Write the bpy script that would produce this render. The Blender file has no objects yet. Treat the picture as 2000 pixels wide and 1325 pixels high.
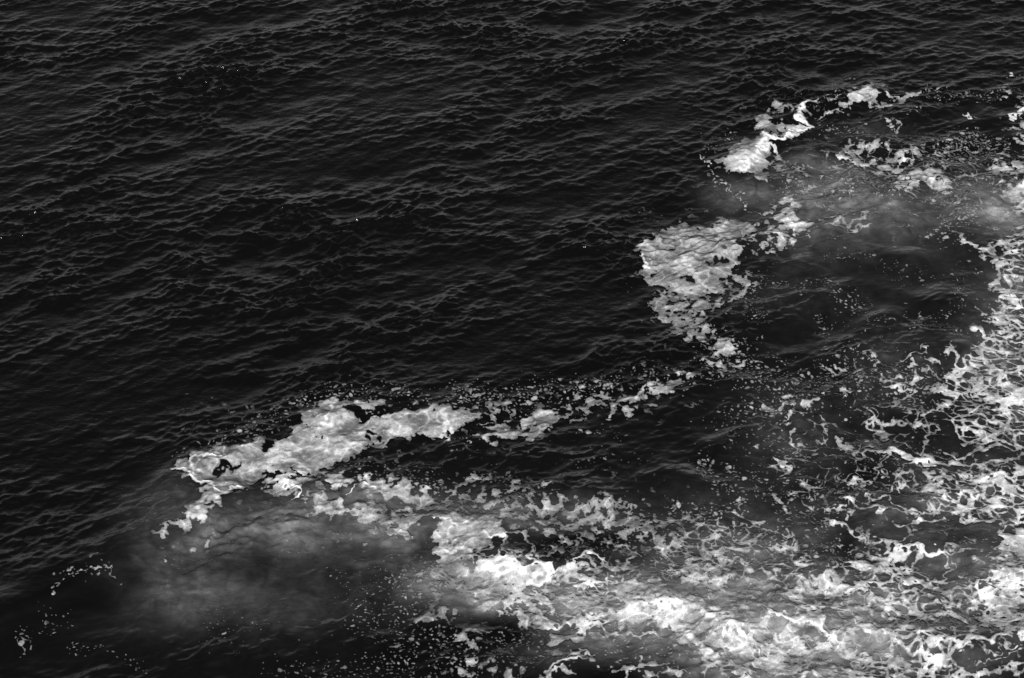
import bpy, math
import numpy as np

# ---------------------------------------------------------------- camera, sky, sun, exposure
scene = bpy.context.scene
cam_data = bpy.data.cameras.new('camera')
cam_data.lens, cam_data.sensor_width, cam_data.sensor_fit = 70.0, 36.0, 'HORIZONTAL'
cam_data.clip_start, cam_data.clip_end = 0.5, 12000.0
camera = bpy.data.objects.new('camera', cam_data)
camera.location = (0.0, -70.0 / math.tan(math.radians(42.0)), 70.0)     # cliff top above the sea
camera.rotation_euler = (math.radians(90.0 - 42.0), 0.0, 0.0)
scene.collection.objects.link(camera)
scene.camera = camera

SUN_ELEVATION, SUN_AZIMUTH = math.radians(27.0), math.radians(186.0)     # azimuth from +Y, clockwise
world = bpy.data.worlds.new('World')
scene.world = world
world.use_nodes = True
wn, wl = world.node_tree.nodes, world.node_tree.links
wn.clear()
sky = wn.new('ShaderNodeTexSky')
sky.sky_type = 'NISHITA'
sky.sun_disc = False
sky.sun_elevation, sky.sun_rotation = SUN_ELEVATION, SUN_AZIMUTH
sky.air_density, sky.dust_density, sky.ozone_density = 1.0, 0.3, 1.0
grey = wn.new('ShaderNodeRGBToBW')                                      # the photograph is black and white
background = wn.new('ShaderNodeBackground')
background.inputs['Strength'].default_value = 0.125
out = wn.new('ShaderNodeOutputWorld')
wl.new(sky.outputs[0], grey.inputs[0])
wl.new(grey.outputs[0], background.inputs['Color'])
wl.new(background.outputs[0], out.inputs['Surface'])

sun_data = bpy.data.lights.new('sun', 'SUN')
sun_data.energy = 5.0
sun_data.angle = math.radians(6.0)
sun_data.color = (1.0, 1.0, 1.0)
sun = bpy.data.objects.new('sun', sun_data)
sun.rotation_euler = (math.radians(90.0) - SUN_ELEVATION, 0.0, math.radians(180.0) - SUN_AZIMUTH)
scene.collection.objects.link(sun)

scene.view_settings.view_transform = 'Standard'
scene.view_settings.look = 'None'
scene.view_settings.gamma = 1.0
scene.view_settings.use_curve_mapping = False
scene.view_settings.exposure = 0.15
scene.render.engine = 'CYCLES'
scene.cycles.max_bounces = 4
scene.cycles.transparent_max_bounces = 8
scene.cycles.use_denoising = False
scene.render.film_transparent = False

# ---------------------------------------------------------------- where the foam lies (metres on the sea, origin mid-view)
FOAM = {
'middle': ('foam_raft', 'largest ragged pale foam raft in the middle of the picture, pierced by dark holes', 'thing'),
'star': ('foam_islet', 'star-shaped foam islet just below the tail of the largest ragged raft', 'thing'),
'hook': ('foam_islet', 'hook-shaped chain of foam below the star-shaped islet', 'thing'),
'lobe': ('foam_raft', 'two-lobed foam raft with white centre right of the largest ragged raft', 'thing'),
'crumbs': ('foam_crumbs', 'crumbled foam scraps between the largest raft and the two-lobed raft', 'stuff'),
'curl': ('foam_raft', 'bright foam raft with a thick white S-shaped curl at its upper end', 'thing'),
'spray': ('foam_strand', 'thin broken spray line along the left side of the S-curl raft', 'thing'),
'streak': ('foam_raft', 'long tapering foam streak slanting up right, nearest the top of the picture', 'thing'),
'oval': ('foam_raft', 'small oval foam raft just right of the topmost slanting streak', 'thing'),
'arch': ('foam_strand', 'beaded foam hook hanging below the topmost slanting streak', 'thing'),
'broken': ('foam_raft', 'broken foam streak of many slivers below the beaded hook', 'thing'),
'mottled': ('foam_raft', 'mottled pale foam raft on milky water below the broken streak', 'thing'),
'net': ('foam_strand', 'small branching net of foam alone on smooth dark water', 'thing'),
'burst': ('foam_raft', 'radiating white foam burst at the right edge on milky water', 'thing'),
'corner': ('foam_raft', 'ragged foam clumps at the right edge, highest in the picture', 'thing'),
'splash': ('water_splash', 'tiny bright splash alone on dark water near the upper right', 'thing'),
'left': ('foam_raft', 'longest bright foam raft, forked at its left tip, on the left', 'thing'),
'leftcap': ('foam_islet', 'flat foam islet touching the top of the longest left raft', 'thing'),
'leftleg': ('foam_raft', 'bright foam leg trailing down left from the longest raft', 'thing'),
'leftfoot': ('foam_raft', 'foam patch with a white kink under the middle of the longest raft', 'thing'),
'ribbon': ('foam_raft', 'slanting grey foam raft, middle one of the ribbon between the big rafts', 'thing'),
'ribbonend': ('foam_raft', 'thin slanting foam raft with a fringed right end, end of the ribbon', 'thing'),
'wedge': ('foam_raft', 'wedge of smooth pale foam below the longest left raft', 'thing'),
'belt': ('foam_raft', 'mottled foam belt slanting down right along the milky dark pool', 'thing'),
'patch': ('foam_raft', 'squarish pale foam patch with white creases near the bottom centre', 'thing'),
'islets': ('foam_islets', 'band of crowded flat foam islets above the bright churned foam', 'stuff'),
'loops': ('foam_strand', 'white foam loops round dark water holes above the bright churned foam', 'thing'),
'tongue': ('foam_raft', 'brightest white foam tongue at the left end of the churned foam', 'thing'),
'churn': ('churned_foam', 'bright churned foam swirling along the bottom of the picture', 'stuff'),
'claw': ('foam_raft', 'claw-shaped foam raft right of the dark pool at the bottom', 'thing'),
'scraps': ('foam_scraps', 'flat foam scraps drifting on dark water below the claw-shaped raft', 'stuff'),
'laceupper': ('foam_lace', 'sparse foam threads on milky water in the upper right', 'stuff'),
'lacetop': ('foam_lace', 'coarse bright foam lace along the right edge', 'stuff'),
'lacemid': ('foam_lace', 'fine dense foam lace in the lower right', 'stuff'),
'lacelow': ('foam_lace', 'wide-meshed foam lace in the bottom right', 'stuff'),
'lacethin': ('foam_lace', 'thin cracked foam threads on milky water at the bottom centre', 'stuff'),
'lacesparse': ('foam_lace', 'sparse broken foam threads on dark water left of the bright lace', 'stuff'),
'column': ('foam_raft', 'thick ragged foam edge running down the left border of the right lace', 'thing'),
'wing': ('foam_strand', 'thick white foam wing pointing down right into the fine lace', 'thing'),
'bar': ('foam_strand', 'long white horizontal foam bar in the bottom right lace', 'thing'),
'crest': ('foam_raft', 'white breaking crest foam at the lower right edge', 'thing'),
'rope': ('foam_strand', 'thick rope of foam curving across the bottom right', 'thing'),
'sinew': ('foam_strand', 'curled white foam rope on the dark patch at the bottom edge', 'thing'),
'ridge': ('foam_strand', 'bright foam slivers on the dark wave face in the lower left', 'thing'),
'fl_left': ('foam_fleck', 'loose foam fleck on dark water above the longest left raft', 'fleck'),
'fl_ribbon': ('foam_fleck', 'loose foam fleck beside the slanting ribbon rafts', 'fleck'),
'fl_upper': ('foam_fleck', 'loose foam fleck around the upper right streaks', 'fleck'),
'fl_basin': ('foam_fleck', 'loose foam fleck on the smooth dark basin at the right', 'fleck'),
'fl_gap': ('foam_fleck', 'loose foam fleck between the ribbon rafts and the right lace', 'fleck'),
'fl_pool': ('foam_fleck', 'loose foam fleck around the milky pool at the lower left', 'fleck'),
'fl_low': ('foam_fleck', 'loose foam fleck on dark water below the churned foam', 'fleck'),
}
RAFTS = [   # group, cover, ragged edge, noise, outline in metres
('middle',0.985,0.16,0,[(6.76,5.45),(7.06,5.8),(7.52,6.06),(7.38,6.59),(7.15,6.5),(6.9,7.12),(7.05,7.92),(7.62,8.1),(7.98,8.28),(8,8.73),(8.3,8.96),(8.96,9.46),(9.68,9.97),(9.99,9.83),(9.94,9.19),(10.38,9.32),(11.06,9.19),(11.27,9.64),(11.58,9.92),(11.55,10.34),(11.97,10.47),(12.23,10.15),(13.15,10.1),(13.8,9.64),(13.73,8.91),(13.31,8.64),(12.95,8.46),(12.47,8.19),(12.7,7.56),(12.7,6.94),(12.29,6.76),(12.18,6.15),(12.14,5.62),(11.72,5.28),(11.27,5.19),(11.44,4.59),(11.58,4.24),(11.18,3.99),(10.83,3.82),(10.52,4.07),(10.22,3.73),(9.09,3.4),(8.4,3.82),(8.22,4.5),(7.38,4.33),(7.13,4.93)]),
('middle',0.8,0.2,0,[(8.42,4.16),(10.31,4.24),(10.64,3.48),(10.65,2.89),(10.71,2.23),(10.24,1.81),(10.26,1.24),(9.91,0.91),(9.76,0.3),(9.35,-0.22),(8.72,0.1),(8.21,0.59),(8.19,1.16),(7.72,1.56),(7.53,1.98),(7.25,2.98),(7.49,3.4),(8,3.65)]),
('middle',0.62,0.3,0,[(9.75,0.91),(10.56,0.91),(10.77,0.1),(10.2,-0.3),(9.54,-0.1)]),
('middle',0.55,0.3,0,[(11.15,5.1),(12.42,5.32),(12.19,4.24),(11.78,2.56),(11.18,1.94),(10.82,2.56),(11.17,3.61)]),
('middle',0.5,0.3,0,[(11.92,5.97),(13.28,5.54),(13.17,3.4),(12.12,3.4),(11.78,4.24)]),
('star',1.1,0.08,0,[(10.44,-0.7),(10.77,-0.54),(11.01,-0.22),(11.24,-0.06),(11.37,-0.46),(11.77,-0.82),(11.38,-0.98),(11.35,-1.33),(10.99,-1.18),(10.69,-0.94)]),
('lobe',0.93,0.16,0,[(15.19,12.12),(15.52,12.45),(16.16,12.4),(16.25,11.88),(16.02,11.69),(16.19,11.31),(16.27,10.71),(16.2,10.1),(16.63,9.78),(16.65,9.46),(16.16,8.87),(15.86,8.28),(15.67,8.91),(15.35,9.09),(14.91,9.28),(15.02,9.78),(14.66,10.29),(15.35,10.75),(15.68,11.17),(15.39,11.79)]),
('lobe',0.95,0.14,0,[(14.78,9.09),(15.03,9.32),(15.44,8.87),(15.69,8.28),(15.55,7.74),(14.96,7.47),(14.7,7.74),(14.6,8.41)]),
('lobe',0.5,0.3,0,[(16.57,10.01),(17.29,10.57),(17.35,10.01),(16.9,9.09),(16.42,8.64),(16.16,8.87)]),
('crumbs',0.72,0.25,0,[(12.91,8.64),(13.69,8.46),(13.91,7.83),(14.55,7.38),(14.12,7.03),(13.46,7.21),(13.01,7.83)]),
('crumbs',0.55,0.25,0,[(13.83,10.01),(14.73,9.74),(14.73,8.64),(14.23,8.19),(13.9,8.87)]),
('curl',1,0.16,0,[(11.91,15.06),(12.61,15.66),(13,16.76),(13.49,17.16),(14.22,17.52),(14.77,17.92),(15.15,17.77),(14.9,16.76),(14.98,16.01),(15.28,15.36),(15.02,14.87),(14.54,14.52),(13.99,14.38),(13.39,14.28),(12.74,14.28),(12.33,14.67)]),
('curl',0.9,0.2,0,[(14.43,18.18),(14.46,18.9),(14.72,19.73),(15.2,19.89),(15.48,19.32),(15.7,18.49),(15.45,17.77),(14.91,17.77)]),
('curl',0.66,0.3,0,[(15.3,19.32),(15.88,19),(16.78,18.9),(17.44,18.8),(16.54,18.08),(16.04,17.57),(15.45,17.77)]),
('curl',0.55,0.3,0,[(15,20.1),(15.72,20.57),(16.36,20.79),(17.02,20.57),(16.9,20.05),(15.96,19.84),(15.21,19.73)]),
('curl',0.95,0.1,0,[(14,14.48),(14.17,13.7),(14.48,13.21),(14.72,13.31),(14.75,14.18),(14.55,14.57)]),
('curl',0.58,0.3,0,[(15,16.26),(15.72,15.96),(16.14,15.02),(15.85,14.28),(15.19,14.48),(14.83,15.02)]),
('streak',0.92,0.16,0,[(18.55,19.94),(18.91,20.36),(19.73,20.57),(20.16,21),(20.3,21.64),(20.74,22.17),(21.23,22.61),(21.79,23.04),(22.55,23.15),(22.5,22.77),(21.96,22.44),(22.16,22.12),(22.59,22.07),(22.17,21.74),(22.32,21.42),(22.87,21.42),(22.94,21),(22.75,20.57),(22.3,20.84),(21.97,20.73),(21.44,20.89),(21.57,21.42),(21.26,21.42),(20.91,21.1),(20.18,20.68),(19.71,20.36),(19.06,20.1)]),
('oval',0.98,0.12,0,[(23.21,21.58),(23.78,22.12),(24.34,22.55),(24.97,22.55),(24.91,22.17),(24.22,21.74),(23.8,21.42),(23.23,21.32)]),
('oval',0.7,0.12,0,[(22.89,22.01),(23.56,21.85),(23.59,21.64),(22.99,21.8)]),
('broken',0.88,0.3,0,[(18.91,15.81),(19.52,16.36),(20.01,15.96),(20.92,15.66),(22.21,16.26),(22.98,16.46),(23.06,15.96),(22.08,15.36),(20.99,15.02),(19.69,15.36)]),
('broken',0.72,0.35,0,[(19.49,16.66),(20,17.36),(20.84,17.26),(21.87,17.77),(22.15,17.57),(21.63,16.86),(20.73,16.46),(19.92,16.26)]),
('broken',0.62,0.4,0,[(20.89,15.36),(22.28,15.76),(23.09,16.16),(24.05,16.56),(24.85,16.86),(24.62,16.36),(23.63,15.76),(22.62,14.97),(21.93,14.28),(21.07,14.52)]),
('broken',0.8,0.2,0,[(23.47,16.26),(23.24,15.56),(22.72,14.87),(22.32,14.57),(22.59,15.16),(23.03,15.76)]),
('broken',0.52,0.25,0,[(18.3,14.97),(18.86,15.36),(19.47,14.77),(19.28,14.48),(18.57,14.67)]),
('mottled',0.88,0.25,0,[(21.51,12.59),(22.01,13.21),(22.03,13.79),(22.4,14.28),(22.85,14.13),(23.47,14.33),(24.14,14.77),(24.6,15.06),(24.91,14.77),(24.89,14.28),(25.4,14.13),(25.44,13.7),(26.09,13.65),(25.51,13.41),(25.3,12.83),(24.95,12.5),(24.45,12.64),(24.13,12.83),(23.88,13.12),(23.57,13.41),(23.16,13.02),(22.78,12.83),(22.31,12.88),(21.8,12.54)]),
('burst',0.95,0.25,1,[(28.2,12.64),(28.68,13.17),(29.21,13.31),(29.7,13.12),(34.42,11.88),(35.37,10.94),(29.1,11.5),(28.53,11.88)]),
('burst',0.72,0.35,0,[(27.48,14.18),(28.07,15.16),(28.66,15.46),(29.42,15.51),(30.08,15.86),(36.31,16.26),(34.56,13.79),(29.11,13.89),(28.59,14.28),(27.86,13.99)]),
('burst',0.66,0.35,0,[(27.96,12.45),(29.1,13.07),(34.9,11.41),(34.76,9.55),(28.69,10.1),(28.31,11.17)]),
('corner',0.75,0.3,0,[(29.85,23.31),(30.26,23.48),(30.51,23.15),(30.37,22.71),(30.06,22.39),(29.91,22.93)]),
('corner',0.68,0.35,0,[(30.38,20.63),(31.1,21.96),(36.82,22.5),(36.31,16.26),(30.08,16.66),(30.05,17.77),(30,18.8),(30.52,19.58)]),
('left',1.01,0.16,0,[(-16.56,-9.68),(-16.08,-9.33),(-15.89,-9.01),(-15.18,-8.59),(-14.53,-8.27),(-13.92,-8.38),(-13.18,-8.16),(-12.83,-7.8),(-12.27,-7.3),(-12.1,-7.73),(-11.54,-7.73),(-10.96,-7.41),(-10.77,-6.86),(-10.26,-6.54),(-11.07,-6.1),(-10.63,-5.76),(-9.97,-5.21),(-9.06,-4.87),(-8.6,-4.8),(-8.1,-5.32),(-8.46,-5.87),(-7.72,-6.13),(-7.22,-5.91),(-6.45,-5.76),(-5.68,-5.65),(-4.91,-5.43),(-3.75,-5.36),(-2.9,-5.32),(-2.2,-5.62),(-1.67,-5.95),(-2.18,-6.5),(-2.56,-6.86),(-3.32,-7.19),(-4.08,-7.3),(-4.85,-7.3),(-5.91,-7.52),(-6.95,-7.95),(-7.25,-7.59),(-7.46,-8.48),(-8.2,-8.69),(-8.94,-9.01),(-9.28,-9.54),(-9.99,-10.06),(-10.31,-9.85),(-10.62,-9.99),(-11.01,-9.82),(-11.79,-9.47),(-12.23,-10.16),(-12.68,-10.68),(-13.12,-11.19),(-13.83,-11.53),(-14.16,-11.87),(-14.51,-12.11),(-14.9,-11.87),(-14.84,-11.36),(-15.27,-10.85),(-15.93,-10.51),(-16.27,-10.16)]),
('leftcap',1,0.12,0,[(-7.96,-5.1),(-7.27,-4.95),(-6.64,-5.02),(-6.09,-5.21),(-6.46,-5.47),(-7.23,-5.58),(-7.86,-5.39)]),
('leftleg',1.04,0.16,0,[(-14.17,-11.84),(-13.97,-12.11),(-14.44,-12.71),(-14.64,-13.11),(-14.89,-13.44),(-15.31,-13.57),(-15.68,-13.17),(-15.4,-12.44),(-14.88,-11.84)]),
('leftleg',0.92,0.2,0,[(-15.3,-13.31),(-14.95,-13.57),(-15.51,-13.96),(-15.99,-14.03),(-16.57,-14.22),(-16.7,-14.09),(-16.27,-13.7),(-15.77,-13.44)]),
('leftleg',0.6,0.2,0,[(-14.84,-14.74),(-14.49,-14.35),(-14.04,-14.09),(-13.96,-14.42),(-14.37,-14.61)]),
('leftfoot',0.86,0.25,0,[(-12.06,-10.68),(-11.75,-9.92),(-11.01,-9.82),(-10.2,-9.92),(-10.09,-10.68),(-10.14,-11.36),(-10.54,-11.91),(-10.72,-11.5),(-10.53,-11.09),(-11.03,-11.02),(-11.51,-11.19),(-11.73,-11.53)]),
('leftfoot',0.52,0.35,0,[(-10.21,-9.82),(-9.4,-9.64),(-8.98,-10.16),(-9.17,-11.02),(-9.73,-11.87),(-10.1,-11.87)]),
('ribbon',0.93,0.16,0,[(-1.53,-7.7),(-1.4,-7.34),(-1.15,-6.97),(-1.41,-6.72),(-0.77,-6.5),(0.26,-6.5),(0.39,-6.13),(0.77,-5.69),(1.16,-5.32),(1.56,-5.06),(2.12,-5.32),(2.32,-5.62),(2.5,-5.87),(2.31,-6.35),(1.92,-6.61),(1.53,-7.15),(1.02,-7.44),(0.51,-7.59),(0,-7.34),(-0.38,-7.23),(-0.71,-7.41),(-0.76,-7.7),(-1.27,-8.02)]),
('ribbon',0.85,0.14,0,[(0.57,-5.62),(1.04,-5.13),(1.56,-4.8),(1.87,-4.57),(1.87,-4.87),(1.3,-5.21)]),
('ribbon',0.55,0.3,0,[(2.2,-5.32),(2.86,-4.95),(3.28,-4.72),(3.21,-5.13),(2.84,-5.54),(2.53,-5.76)]),
('ribbon',0.7,0.2,0,[(2.89,-5.54),(3.62,-5.28),(4.04,-5.13),(3.88,-5.43),(3.23,-5.69)]),
('ribbon',0.5,0.4,0,[(2.46,-5.32),(3.38,-4.57),(4.7,-4),(5.22,-4.19),(4.93,-4.95),(3.88,-5.32),(2.84,-5.76)]),
('ribbon',0.45,0.3,0,[(-1.81,-5.32),(-0.39,-4.76),(0.52,-4.95),(0.26,-5.62),(-1.03,-5.87)]),
('ribbonend',0.92,0.16,0,[(5.36,-4.65),(5.74,-4.19),(6.27,-4),(6.82,-3.51),(7.1,-3.24),(7.21,-3.62),(7.04,-4.27),(6.38,-4.57),(5.96,-5.13),(5.58,-4.95),(5.17,-5.5),(4.7,-5.62),(4.92,-5.13)]),
('ribbonend',0.72,0.18,0,[(7.08,-3.51),(7.61,-3.51),(8.14,-3.28),(8.56,-2.97),(8.39,-2.62),(8.85,-2.51),(9.18,-2.74),(9.2,-3.24),(8.66,-3.51),(8.12,-3.7),(7.7,-4.19),(7.24,-4.5)]),
('wedge',1.06,0.16,0,[(-7.88,-11.16),(-7.46,-10.68),(-7.37,-9.99),(-7.06,-9.82),(-6.73,-10.27),(-6.22,-10.51),(-5.23,-10.41),(-4.59,-10.96),(-3.84,-11.23),(-3.34,-11.43),(-3.35,-11.74),(-3.94,-11.77),(-4.68,-11.97),(-5.18,-11.7),(-5.81,-11.43),(-6.43,-11.36),(-7.05,-11.3),(-7.43,-11.09)]),
('wedge',0.85,0.25,0,[(-9.26,-10.54),(-8.87,-9.99),(-8.62,-9.64),(-7.96,-9.82),(-7.83,-10.34),(-8.2,-10.68),(-8.56,-10.89),(-8.95,-10.68)]),
('wedge',0.62,0.25,0,[(-6.61,-10.16),(-5.8,-9.99),(-5.61,-10.34),(-5.23,-10.34),(-4.98,-10.54),(-5.72,-10.68),(-6.47,-10.51)]),
('belt',0.9,0.3,0,[(-9.98,-11.53),(-9.41,-11.19),(-8.89,-11.53),(-8.26,-11.77),(-7.87,-12.04),(-7.39,-11.87),(-6.65,-11.8),(-5.91,-11.97),(-5.16,-12.24),(-4.53,-12.58),(-3.96,-12.88),(-4.26,-13.37),(-4.86,-13.63),(-4.55,-14.03),(-5.08,-14.29),(-5.57,-13.96),(-5.95,-13.6),(-6.43,-13.7),(-6.82,-13.37),(-7.32,-13.11),(-7.59,-12.71),(-8.09,-12.44),(-8.82,-12.51),(-9.31,-12.51),(-9.69,-12.78),(-9.69,-12.04)]),
('belt',0.55,0.4,0,[(-9.97,-10.34),(-8.68,-11.02),(-8.87,-11.87),(-9.84,-12.04),(-10.15,-11.19)]),
('belt',0.6,0.4,0,[(-5.91,-11.87),(-4.43,-12.11),(-3.2,-11.87),(-2.94,-12.71),(-3.66,-13.04),(-4.65,-12.71)]),
('patch',1,0.2,0,[(-3.61,-13.17),(-2.94,-12.78),(-1.96,-12.71),(-0.98,-12.78),(-0.59,-12.91),(-0.53,-13.54),(-0.29,-14.03),(-0.97,-14.29),(-1.32,-14.84),(-1.8,-15.16),(-1.92,-15.48),(-2.27,-15.95),(-2.74,-16.2),(-3.21,-16.2),(-3.58,-15.79),(-3.61,-15),(-3.43,-14.35),(-3.57,-13.7)]),
('patch',0.62,0.4,0,[(-3.97,-14.84),(-3.39,-14.03),(-0.97,-14.35),(-1.44,-15.32),(-1.19,-16.58),(-2.13,-17.2),(-3.07,-17.05),(-3.56,-16.42)]),
('islets',0.6,0.5,0,[(-3.33,-11.64),(-1.73,-11.09),(-0.49,-11.36),(0.74,-11.87),(1.48,-11.64),(2.71,-11.87),(3.95,-11.57),(5.68,-11.64),(6.43,-12.38),(7.33,-12.97),(7.58,-13.7),(6.76,-14.42),(5.81,-14.09),(4.85,-13.93),(3.87,-14.29),(2.9,-14.09),(1.94,-13.93),(0.97,-13.7),(0,-13.44),(-0.98,-12.97),(-1.96,-12.78),(-3.18,-12.78)]),
('islets',0.7,0.5,0,[(-0.98,-12.04),(0.98,-12.38),(3.19,-12.38),(4.43,-11.87),(4.89,-12.71),(3.89,-13.54),(1.46,-13.54),(-0.37,-13.21)]),
('islets',0.6,0.3,0,[(-3.42,-10.96),(-2.37,-10.34),(-1.62,-9.99),(-1.05,-10.13),(-1.49,-10.68),(-2.48,-10.96),(-2.97,-11.3)]),
('islets',0.5,0.3,0,[(-0.62,-10.85),(-0.25,-10.61),(0.25,-11.02),(1.24,-11.19),(1.98,-11.43),(1.73,-11.7),(0.49,-11.53),(-0.49,-11.3)]),
('islets',0.5,0.4,0,[(2.06,-14.19),(2.66,-14.03),(2.89,-14.84),(2.51,-15.64),(2.16,-15.32)]),
('islets',0.55,0.5,0,[(7.32,-13.04),(8.46,-12.38),(8.6,-12.88),(8.01,-13.7),(8.7,-14.35),(7.44,-15.16),(6.88,-14.51)]),
('tongue',1,0.25,1,[(-1.67,-16.14),(-1.08,-15.7),(-0.36,-15.57),(0.12,-15.89),(0.72,-16.02),(0.96,-15.79),(1.55,-15.76),(1.91,-16.11),(1.66,-16.64),(1.06,-16.96),(0.24,-17.27),(-0.47,-17.51),(-1.06,-17.2),(-1.42,-16.58)]),
('churn',0.44,0.8,1,[(-1.78,-16.89),(-0.24,-17.2),(0.95,-16.89),(2.38,-16.2),(3.81,-16.2),(5.52,-16.33),(5.67,-17.05),(6.83,-17.51),(7.76,-17.76),(8.71,-17.6),(9.38,-18.06),(10.29,-18.43),(11.64,-18.91),(12.96,-19.63),(14.24,-20.58),(15.36,-22.54),(16.37,-25.04),(8.4,-25.04),(9.08,-21.97),(8.26,-20.67),(6.93,-19.87),(5.78,-19.69),(4.64,-19.48),(3.24,-19.57),(1.74,-19.57),(1.16,-18.88),(0.23,-18.85),(-0.35,-18.28),(-1.05,-18.13),(-1.53,-17.51)]),
('churn',0.4,0.7,1,[(11.11,-19.63),(12.92,-20.08),(14.74,-20.23),(16.05,-20.81),(17.75,-21.68),(17.69,-25.04),(10.17,-25.04),(10.24,-21.68)]),
('churn',0.5,0.6,0,[(-1.67,-16.27),(1.42,-17.2),(2.33,-18.73),(0.23,-19.18),(-0.94,-18.43),(-1.64,-17.82)]),
('churn',0.55,0.6,0,[(5.46,-16.58),(6.87,-16.89),(7.05,-17.82),(5.87,-17.82)]),
('churn',0.5,0.6,0,[(7.91,-15.32),(10.09,-15),(10.44,-16.58),(8.97,-17.2),(7.59,-16.58)]),
('churn',0.55,0.5,0,[(12.85,-16.27),(13.49,-16.89),(14.17,-17.2),(15.39,-16.89),(15.55,-17.51),(14.1,-17.82),(12.95,-17.51)]),
('claw',0.94,0.2,0,[(-4.29,-18.85),(-3.86,-18.43),(-3.52,-18.13),(-3.63,-17.57),(-3.44,-17.45),(-3.21,-17.97),(-3.33,-18.73),(-3.49,-19.15),(-3.9,-19.39),(-4.3,-19.21)]),
('claw',0.6,0.3,0,[(-3.27,-18.58),(-2.81,-18.37),(-2.61,-18.73),(-2.78,-19.33),(-3.21,-19.18)]),
('scraps',0.8,0.2,0,[(-2.7,-20.23),(-2.59,-19.78),(-2.2,-19.63),(-1.66,-19.78),(-2.03,-20.08),(-2.42,-20.11)]),
('scraps',0.8,0.2,0,[(-2.35,-20.46),(-2.08,-20.05),(-1.66,-20.4),(-2.02,-20.58)]),
('scraps',0.95,0.16,0,[(-1.63,-18.61),(-1.41,-18.13),(-1.06,-18.06),(-0.89,-18.31),(-1.17,-18.7)]),
('scraps',0.62,0.3,0,[(-2.55,-21.39),(-1.6,-21.39),(-1.69,-22.82),(-2.25,-22.82)]),
('scraps',0.75,0.3,0,[(-1.13,-22.2),(-0.23,-22.03),(0,-22.82),(-1.13,-22.96)]),
('lacetop',0.8,0.3,1,[(23.95,-4.53),(24.62,-4.46),(25.72,-4.12),(31.93,-3.81),(31.15,-5.5),(25.26,-5.17),(24.47,-5.28),(23.78,-5.5),(24.01,-4.95)]),
('lacetop',0.06,0.6,0,[(26.6,4.24),(33.45,5.1),(31.84,-5.32),(25.77,-4.57),(25.41,-2.27),(26.19,0.5),(25.67,2.14)]),
('lacemid',0.07,0.6,0,[(20.83,-9.47),(23.35,-9.36),(30.73,-8.94),(29.69,-12.38),(22.88,-12.04),(21.18,-11.87),(19.76,-11.53),(19.09,-11.02),(19.94,-10.34)]),
('column',0.5,0.3,0,[(25.89,3.99),(26.1,3.31),(26.56,3.73),(27.11,3.99),(32.42,4.24),(32.59,2.31),(26.95,2.39),(26.54,2.68),(26.26,3.14)]),
('column',0.45,0.35,0,[(25.07,1.81),(25.52,2.06),(26.17,1.89),(26.7,2.56),(26.96,1.73),(26.26,0.91),(25.65,0.5),(25.45,0.91),(25.05,1.4)]),
('column',0.6,0.35,0,[(25.85,7.56),(26.39,7.74),(26.82,7.29),(26.72,6.41),(26.34,5.88),(26.05,6.59)]),
('crest',0.9,0.5,1,[(22.79,-14.42),(23.15,-13.9),(23.96,-13.5),(30.1,-12.71),(28.06,-15.79),(23.58,-15.48),(23.04,-15.16),(22.74,-14.84)]),
('crest',0.45,0.6,1,[(21.9,-16.89),(23.64,-15.16),(29.56,-15),(27.32,-19.63),(22.95,-19.48),(21.99,-19.63),(21.69,-18.73),(22.03,-18.13)]),
('crest',0.25,0.6,0,[(20.52,-18.73),(21.8,-18.13),(27.75,-18.73),(28.1,-20.23),(21.91,-20.08),(20.27,-20.23)]),
('lacelow',0.12,0.6,0,[(18.01,-19.93),(19.93,-19.48),(20.89,-20.67),(20.03,-21.68),(18.58,-25.04),(16.81,-25.04),(16.88,-21.39)]),
('lacelow',0.15,0.6,0,[(14.79,-15.95),(16.87,-14.67),(17.83,-14.67),(17.89,-15.95),(16.42,-16.27),(15.43,-16.58)]),
('lacelow',0.2,0.5,0,[(19.88,-16.89),(20.73,-17.51),(21.4,-19.03),(20.37,-19.63),(19.45,-18.13)]),
]
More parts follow.
